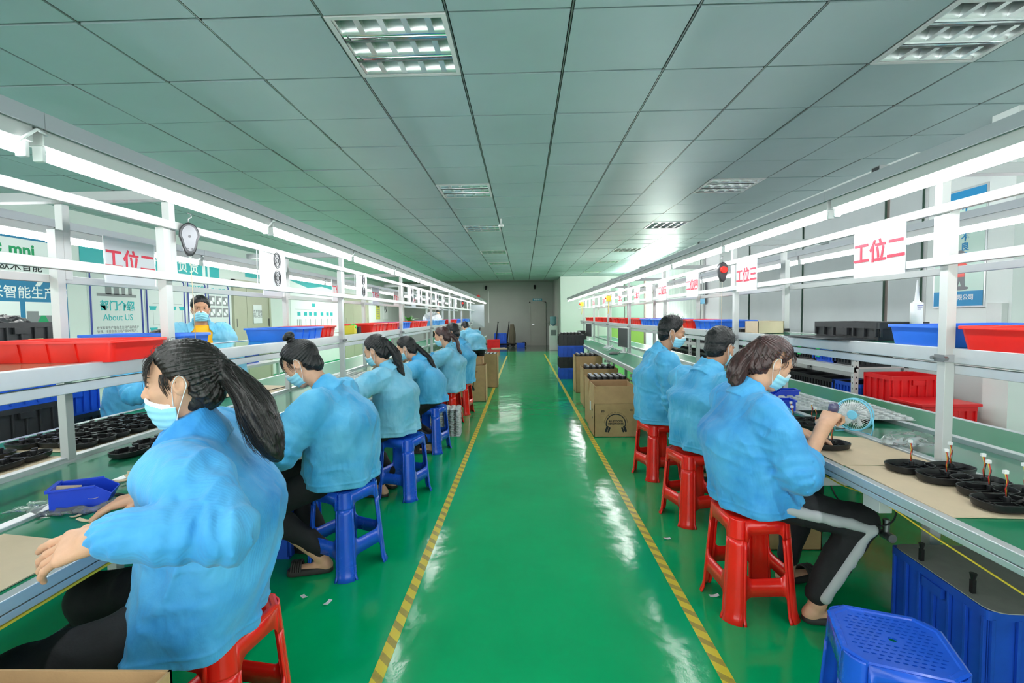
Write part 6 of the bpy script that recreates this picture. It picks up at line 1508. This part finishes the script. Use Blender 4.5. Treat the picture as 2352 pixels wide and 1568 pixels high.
for z in (.28,.06):
    for y in (-.2,0,.2): p = obj('photo', MB().box(.009,.011,y-.085,y+.085,z-.09,z+.09), M['ink_grey'], t); obj('picture', MB().box(.011,.0125,y-.06,y+.02,z-.06,z+.0).box(.011,.0125,y+.0,y+.07,z-.02,z+.06), M['ink_white'], p)
for y in (-.15,.15): p = obj('certificate', MB().box(.009,.011,y-.11,y+.11,-.5,-.28), M['ink_red'], t); obj('page', MB().box(.011,.0125,y-.10,y+.10,-.49,-.29), M['ink_white'], p)
oc = wallbox('organisation_chart', 12.1, 15.2, 1.05, 2.5, M['ink_white'], 'white organisation chart with small teal boxes between the double doors', 'board')
obj('teal_header', MB().add([(.009,-1.55,.72),(.009,1.55,.72),(.009,1.55,.48),(.009,.4,.55),(.009,-.5,.46),(.009,-1.55,.60)],[(0,1,2,3,4,5)]), M['ink_teal'], oc)
bx = MB(); ln = MB()
for y, z in ((-.4,.36),(-.4,.16),(-.2,.0),(-1.1,-.24),(-.72,-.24),(-.42,-.24),(-.1,-.24),(.35,-.24),(.75,-.24),(1.05,-.24)): bx.box(.009,.011,y-.09,y+.09,z-.05,z+.05)
for y in (-1.2,-1.1,-1.0,-.72,-.42,-.1,.0,.3,.4,.75,1.05): ln.box(.009,.010,y-.015,y+.015,-.62,-.38)
ln.box(.009,.010,-1.3,1.2,-.125,-.12); obj('chart_boxes', bx, M['ink_teal'], oc); obj('chart_lines', ln, M['ink_grey'], oc)
ds = wallbox('door_notice', 10.35, 10.68, 1.32, 1.72, M['paper'], 'white paper notice taped to the double door', 'notice'); ds.location.x = XL+.04; wtext(ds, '生产重地\n闲人免进', 0, 0, .085, 'ink_grey', .001)
dp = wallbox('door_plate', 10.15, 10.95, 2.3, 2.62, M['ink_white'], 'white and teal door plate above the double door', 'sign'); wtext(dp, '第一生产车间', 0, .04, .11, 'ink', .001); obj('teal_wave', MB().box(.009,.010,-.4,.4,-.16,-.07), M['ink_teal'], dp)
yn = wallbox('yellow_notice', 19.2, 19.75, 1.35, 1.95, mat('note_yellow', (.55,.55,.12), .6), 'yellow text notice on the far left wall', 'notice'); wtext(yn, '安全须知', 0, .2, .09, 'ink', .002); obj('text_lines', MB().box(.009,.010,-.2,.2,.08,.1).box(.009,.010,-.2,.1,.0,.02).box(.009,.010,-.2,.16,-.08,-.06).box(.009,.010,-.1,.16,-.2,-.17), M['ink_grey'], yn)
ns = wallbox('no_smoking_poster', 20.2, 20.9, 1.35, 2.0, M['ink_white'], 'grey no smoking poster beside the yellow notice', 'poster'); obj('prohibition_ring', MB().tube([(.012,.16*math.cos(a),.12+.16*math.sin(a)) for a in np.linspace(0,2*PI,25)], .014, 6).tube([(.012,-.11,.23),(.012,.11,.01)], .014, 6), M['ink'], ns)
ex = wallbox('exit_sign', 20.8, 21.2, .40, .56, mat('exit_green', (.02,.6,.2), .4, emit=.6), 'green exit sign low on the far left wall', 'sign'); obj('arrow', MB().add([(.0095,-.16,0),(.0095,-.10,.045),(.0095,-.10,.015),(.0095,-.03,.015),(.0095,-.03,-.015),(.0095,-.10,-.015),(.0095,-.10,-.045)],[(0,1,2,3,4,5,6)]), M['ink_white'], ex); wtext(ex, '出口', .08, 0, .1, 'ink_white', .002)
# ---- right wall poster and warning plate
pp = thing('framed_poster', 'framed poster with a cartoon boy in a red shirt on the right wall', 'poster', (XR-.001, 4.27, 1.92)); obj('frame', MB().box(-.02,0,-.25,.25,-.5,.5), M['alu'], pp, bevel=.003); obj('print', MB().box(-.022,-.0195,-.235,.235,-.485,.485), mat('poster_paper', (.62,.80,.72), .4), pp); [obj('blue_band', MB().box(-.0235,-.0218,-.235,.235,a_,b_), M.setdefault('band_blue', M.get('band_blue') or mat('band_blue', (.02,.28,.58), .4)), pp) for a_, b_ in ((-.485,-.36),(.40,.485))]
PM = lambda y, z: face_to('-x', (-.0238, y, z))
for i, ch in enumerate('不接收不良品'): obj('lettering', text_mb(ch, .085, PM(-.03, .33-.092*i), bold=.002), M['ink_blue'], pp) if False else None
obj('lettering', text_mb('不\n接\n收\n不\n良\n品', .078, PM(-.06, .13), bold=.002, lines=1.05), M['ink_blue'], pp); obj('lettering', text_mb('不\n制\n造\n不\n良', .078, PM(.10, .12), bold=.002, lines=1.05), M['ink_blue'], pp)
obj('lettering', text_mb('科技有限公司', .052, PM(0, -.415), bold=.001), M['ink_white'], pp)
def blob(y, z, a, b, m, name, k=20): obj(name, MB().loft([[(x_, y+a*math.cos(2*PI*i/k), z+b*math.sin(2*PI*i/k)) for i in range(k)] for x_ in (-.0225,-.0242)]), M[m] if isinstance(m, str) else m, pp)
blob(-.02,-.335,.085,.018,'ink_grey','ground_shadow'); obj('shirt', MB().loft([[(x_,-.02+a,b) for a,b in ((-.045,-.24),(.045,-.24),(.045,-.17),(.075,-.20),(.085,-.17),(.045,-.12),(-.045,-.12),(-.085,-.16),(-.07,-.19),(-.045,-.17))] for x_ in (-.0226,-.0246)]), M['tray_red'], pp)
obj('trousers', MB().loft([[(x_,-.02+a,b) for a,b in ((-.045,-.24),(.045,-.24),(.05,-.33),(.02,-.33),(0,-.27),(-.02,-.33),(-.05,-.33))] for x_ in (-.0226,-.0244)]), M['ink_grey'], pp)
blob(-.02,-.075,.05,.05,mat('cartoon_skin',(.8,.55,.45),.5),'face'); obj('hair', MB().loft([[(x_,-.02+.054*math.cos(a),-.07+.056*math.sin(a)) for a in np.linspace(.15,PI-.15,14)] for x_ in (-.0243,-.0252)]), M['ink_grey'], pp)
wp = thing('warning_plate', 'yellow electrical warning plate on the right wall', 'sign', (XR-.001, 3.92, 1.655)); obj('plate', MB().box(-.004,0,-.075,.075,-.035,.035), M['yellow'], wp); obj('triangle', MB().tube([(-.005,.062,-.022),(-.005,.02,-.022),(-.005,.041,.02),(-.005,.062,-.022)], .0035, 5), M['ink'], wp); obj('lettering', text_mb('安全用电', .028, face_to('-x', (-.0045,-.03,.004)), bold=.001), M['ink_red'], wp)
eb_ = thing('electrical_box', 'pale electrical cabinet on the white corner pier', 'cabinet', (3.549, 3.70, 1.1)); obj('door', MB().box(-.05,0,-.06,.06,0,.35), M['white_metal'], eb_, bevel=.005); 
# the white card and blue notice hung further down the right wall
nb_ = thing('hanging_notice', 'white notice with a blue foot hanging near the curtain', 'notice', (XR-.005, 10.26, 1.78)); obj('sheet', MB().box(-.005,0,-.16,.16,-.18,.28), M['paper'], nb_); obj('blue_foot', MB().box(-.0065,-.005,-.16,.16,-.18,-.04), mat('foot_blue', (.1,.42,.7), .5), nb_); obj('printed_rows', MB().box(-.0065,-.005,-.12,-.04,.0,.25).box(-.0065,-.005,.0,.1,.02,.24), M['ink_grey'], nb_)
wc = thing('whiteboard', 'plain white board leaning beyond the rack', 'board', (3.45, 11.75, 0)); obj('panel', MB().box(-.02,.02,-.7,.7,0,1.3), M['paper'], wc, bevel=.003)
# ================================================================== far end
def scooter(x, y, rz, label):
    t = thing('electric_scooter', label, 'scooter', (x, y, 0), rad(rz)); k = M['black_soft']
    obj('deck', MB().box(-.09,.09,-.30,.36,.10,.16), k, t, bevel=.02); obj('stem', MB().tube([(0,.40,.14),(0,.47,.16),(0,.40,.7),(0,.35,1.12)], [.03,.035,.026,.022], 10), k, t, smooth=40)
    obj('handlebar', MB().tube([(-.27,.34,1.14),(-.1,.35,1.13),(.1,.35,1.13),(.27,.34,1.14)], .016, 8), k, t, smooth=40)
    for yy in (-.34, .46): obj('wheel', MB().tube([(-.025,yy,.105),(.025,yy,.105)], .105, 22), k, t, smooth=40)
    obj('mudguard', MB().loft([[(-.035,-.34+.125*math.cos(a),.105+.125*math.sin(a)),(.035,-.34+.125*math.cos(a),.105+.125*math.sin(a))] for a in np.linspace(.3,2.2,9)], False, False, close=False), k, t, smooth=True)
scooter(-1.62, 22.25, 80, 'black electric scooter parked left of the far bins'); scooter(-.80, 22.1, 100, 'black electric scooter, left of the close pair by the grey door'); scooter(-.30, 22.35, 95, 'black electric scooter, right of the close pair by the grey door')
solo('coat', (lambda: (lambda f: (f.loft([((0,0,.12),.13,.08),((0,0,.55),.14,.09),((0,0,.98),.08,.05)], (1,0,0), .02), f.disp(lambda P: -.012*fold(P,(9,9,3))), f.mesh(.014,'coat',[mat('khaki',(.10,.085,.06),.8)]))[2])(Field()))(), None, 'dark khaki coat hung over the right scooter', 'coat', (-.50, 21.9, .05))
wd = thing('water_dispenser', 'white water dispenser with a blue bottle beside the grey recess wall', 'water dispenser', (1.22, 19.75, 0)); obj('cabinet', MB().box(-.16,.16,-.17,.17,0,.98), M['white_plastic'], wd, bevel=.01); bt_ = mat('bottle_blue', (.25,.5,.6), .1, trans=.4); obj('bottle', MB().lathe([(.03,.98),(.05,1.0),(.13,1.06),(.135,1.10),(.128,1.14),(.135,1.18),(.128,1.24),(.135,1.28),(.13,1.36),(.0001,1.37)], 20), bt_, wd, smooth=40); obj('tap_panel', MB().box(-.1,.1,-.178,-.17,.6,.82), M['ink_grey'], wd)
solo('green_cabinet', MB().box(-.12,.12,-.4,.4,0,.92), M['lime'], 'low lime green cabinet behind the water dispenser', 'cabinet', (1.24, 20.6, 0), bevel=.006)
def plant(x, y, z, s, label, nm='potted_plant'):
    t = thing(nm, label, 'plant', (x, y, z)); obj('pot', MB().lathe([(.0001,0),(.07*s,0),(.095*s,.14*s),(.09*s,.14*s),(.075*s,.12*s),(.0001,.12*s)], 18), M['white_plastic'], t, smooth=40); lf = MB(); r = random.Random(int(x*100))
    for k in range(46):
        a = r.uniform(0, 2*PI); el = r.uniform(.3, 1.4); L = r.uniform(.12,.28)*s; d = Vector((math.cos(a)*math.cos(el), math.sin(a)*math.cos(el), math.sin(el))); sd = Vector((-math.sin(a), math.cos(a), 0)); P = Vector((0,0,.12*s)); rows = []
        for i in range(6):
            f = i/5; c = P+d*L*f+Vector((0,0,-.10*s*f*f)); w_ = .03*s*math.sin(PI*(.08+.9*f))+.001; rows.append([c-sd*w_, c, c+sd*w_+Vector((0,0,.004))])
        lf.loft(rows, False, False, close=False)
    obj('foliage', lf, M['leaf'], t, smooth=True); return t
solo('low_cabinet', MB().box(-.25,.25,-.7,.7,0,1.12), M['wall_grey'], 'grey office cabinet beyond the left line', 'cabinet', (-3.2, 13.6, 0), bevel=.006); plant(-3.15, 13.35, 1.121, 1.25, 'leafy potted plant on the grey cabinet beyond the left line'); plant(1.2, 20.4, .925, 1.0, 'dark leafy plant behind the water bottle')
solo('cardboard_sheet', MB().box(-.3,.3,-.25,.25,0,.03), M['kraft'], 'flattened card on the floor before the far red bin', 'card sheet', (-1.05, 20.9, 0), rad(15))
# cameras, detector, door plate
for k, (x, lab) in enumerate(((-1.72, 'black wall camera above the far scooters'), (.56, 'black wall camera left above the grey door'))):
    t = thing('wall_camera', lab, 'camera', (x, YF-.001, 2.78), group='wall cameras on the end wall'); obj('bracket', MB().tube([(0,0,.03),(0,-.1,.03)], .02, 8), M['black_soft'], t); obj('body', MB().tube([(0,-.08,.02),(0,-.28,-.10)], [.055,.05], 14), M['black_soft'], t, smooth=40)
t = thing('ceiling_detector', 'white detector on a short stem under the aisle ceiling', 'detector', (-.31, 7.3, ZC-.005)); obj('stem', MB().tube([(0,0,0),(0,0,-.07)], .012, 8), M['white_plastic'], t); obj('head', MB().lathe([(.0001,-.12),(.035,-.115),(.045,-.09),(.03,-.07),(.0001,-.065)], 16), M['white_plastic'], t, smooth=40)
t = thing('door_sign', 'blue sign over the grey end door', 'sign', (.68, YF-.001, 2.16)); obj('plate', MB().box(-.22,.22,-.02,0,-.05,.05), mat('sign_blue', (.05,.3,.42), .5), t); obj('lettering', text_mb('安全出口', .08, face_to('-y', (0,-.0205,0)), bold=.001), M['ink_white'], t)
solo('fire_alarm', MB().tube([(0,0,0),(0,-.05,0)], .08, 18), M['tray_red'], 'round red alarm bell on the end wall', 'alarm', (-2.1, YF-.001, 2.35), smooth=40)
solo('switch_box', MB().box(-.15,.15,-.08,0,-.12,.12), M['white_plastic'], 'white switch box on the end wall', 'switch', (-2.8, YF-.001, 2.5), bevel=.006)
solo('conduit', MB().tube([(-.0,0,1.1),(0,0,2.6)], .02, 8), M['white_plastic'], 'white vertical conduit on the end wall', 'conduit', (-1.62, YF-.022, 0))
# cartons and a red case on the bench behind, by the double door
solo('side_table', MB().box(-.3,.3,-.5,.5,.68,.72).box(-.28,-.24,-.48,-.44,0,.68).box(.24,.28,-.48,-.44,0,.68).box(-.28,-.24,.44,.48,0,.68).box(.24,.28,.44,.48,0,.68), M['white_metal'], 'white side table by the double door', 'table', (-4.35, 7.5, 0))
for k, (y, z, w_, h_, c, lab) in enumerate(((7.44,.745,.12,.30,'card','small brown carton standing in the blue crate'),(7.56,.745,.09,.24,'ink_green','dark green carton standing in the blue crate'),(7.2,.7205,.2,.36,'crate_red','dark red case beside the small blue crate'))):
    solo('small_carton', MB().box(-w_/2,w_/2,-.05,.05,0,h_), M[c], lab, 'box', (-4.35, y, z), bevel=.003)
solo('grey_parts_pile', (lambda f: (f.ell((0,0,.03),(.2,.14,.06)), f.disp(lambda P: -.03*fold(P,(26,26,26))), f.half((0,0,.002),(0,0,-1),.002), f.mesh(.008,'grey_parts_pile',[mat('parts_dark',(.05,.05,.055),.4)]))[3])(Field()), None, 'heap of small dark parts in the top black crate', 'parts', (-3.52, 3.13, 1.345), rad(90))['kind'] = 'stuff'
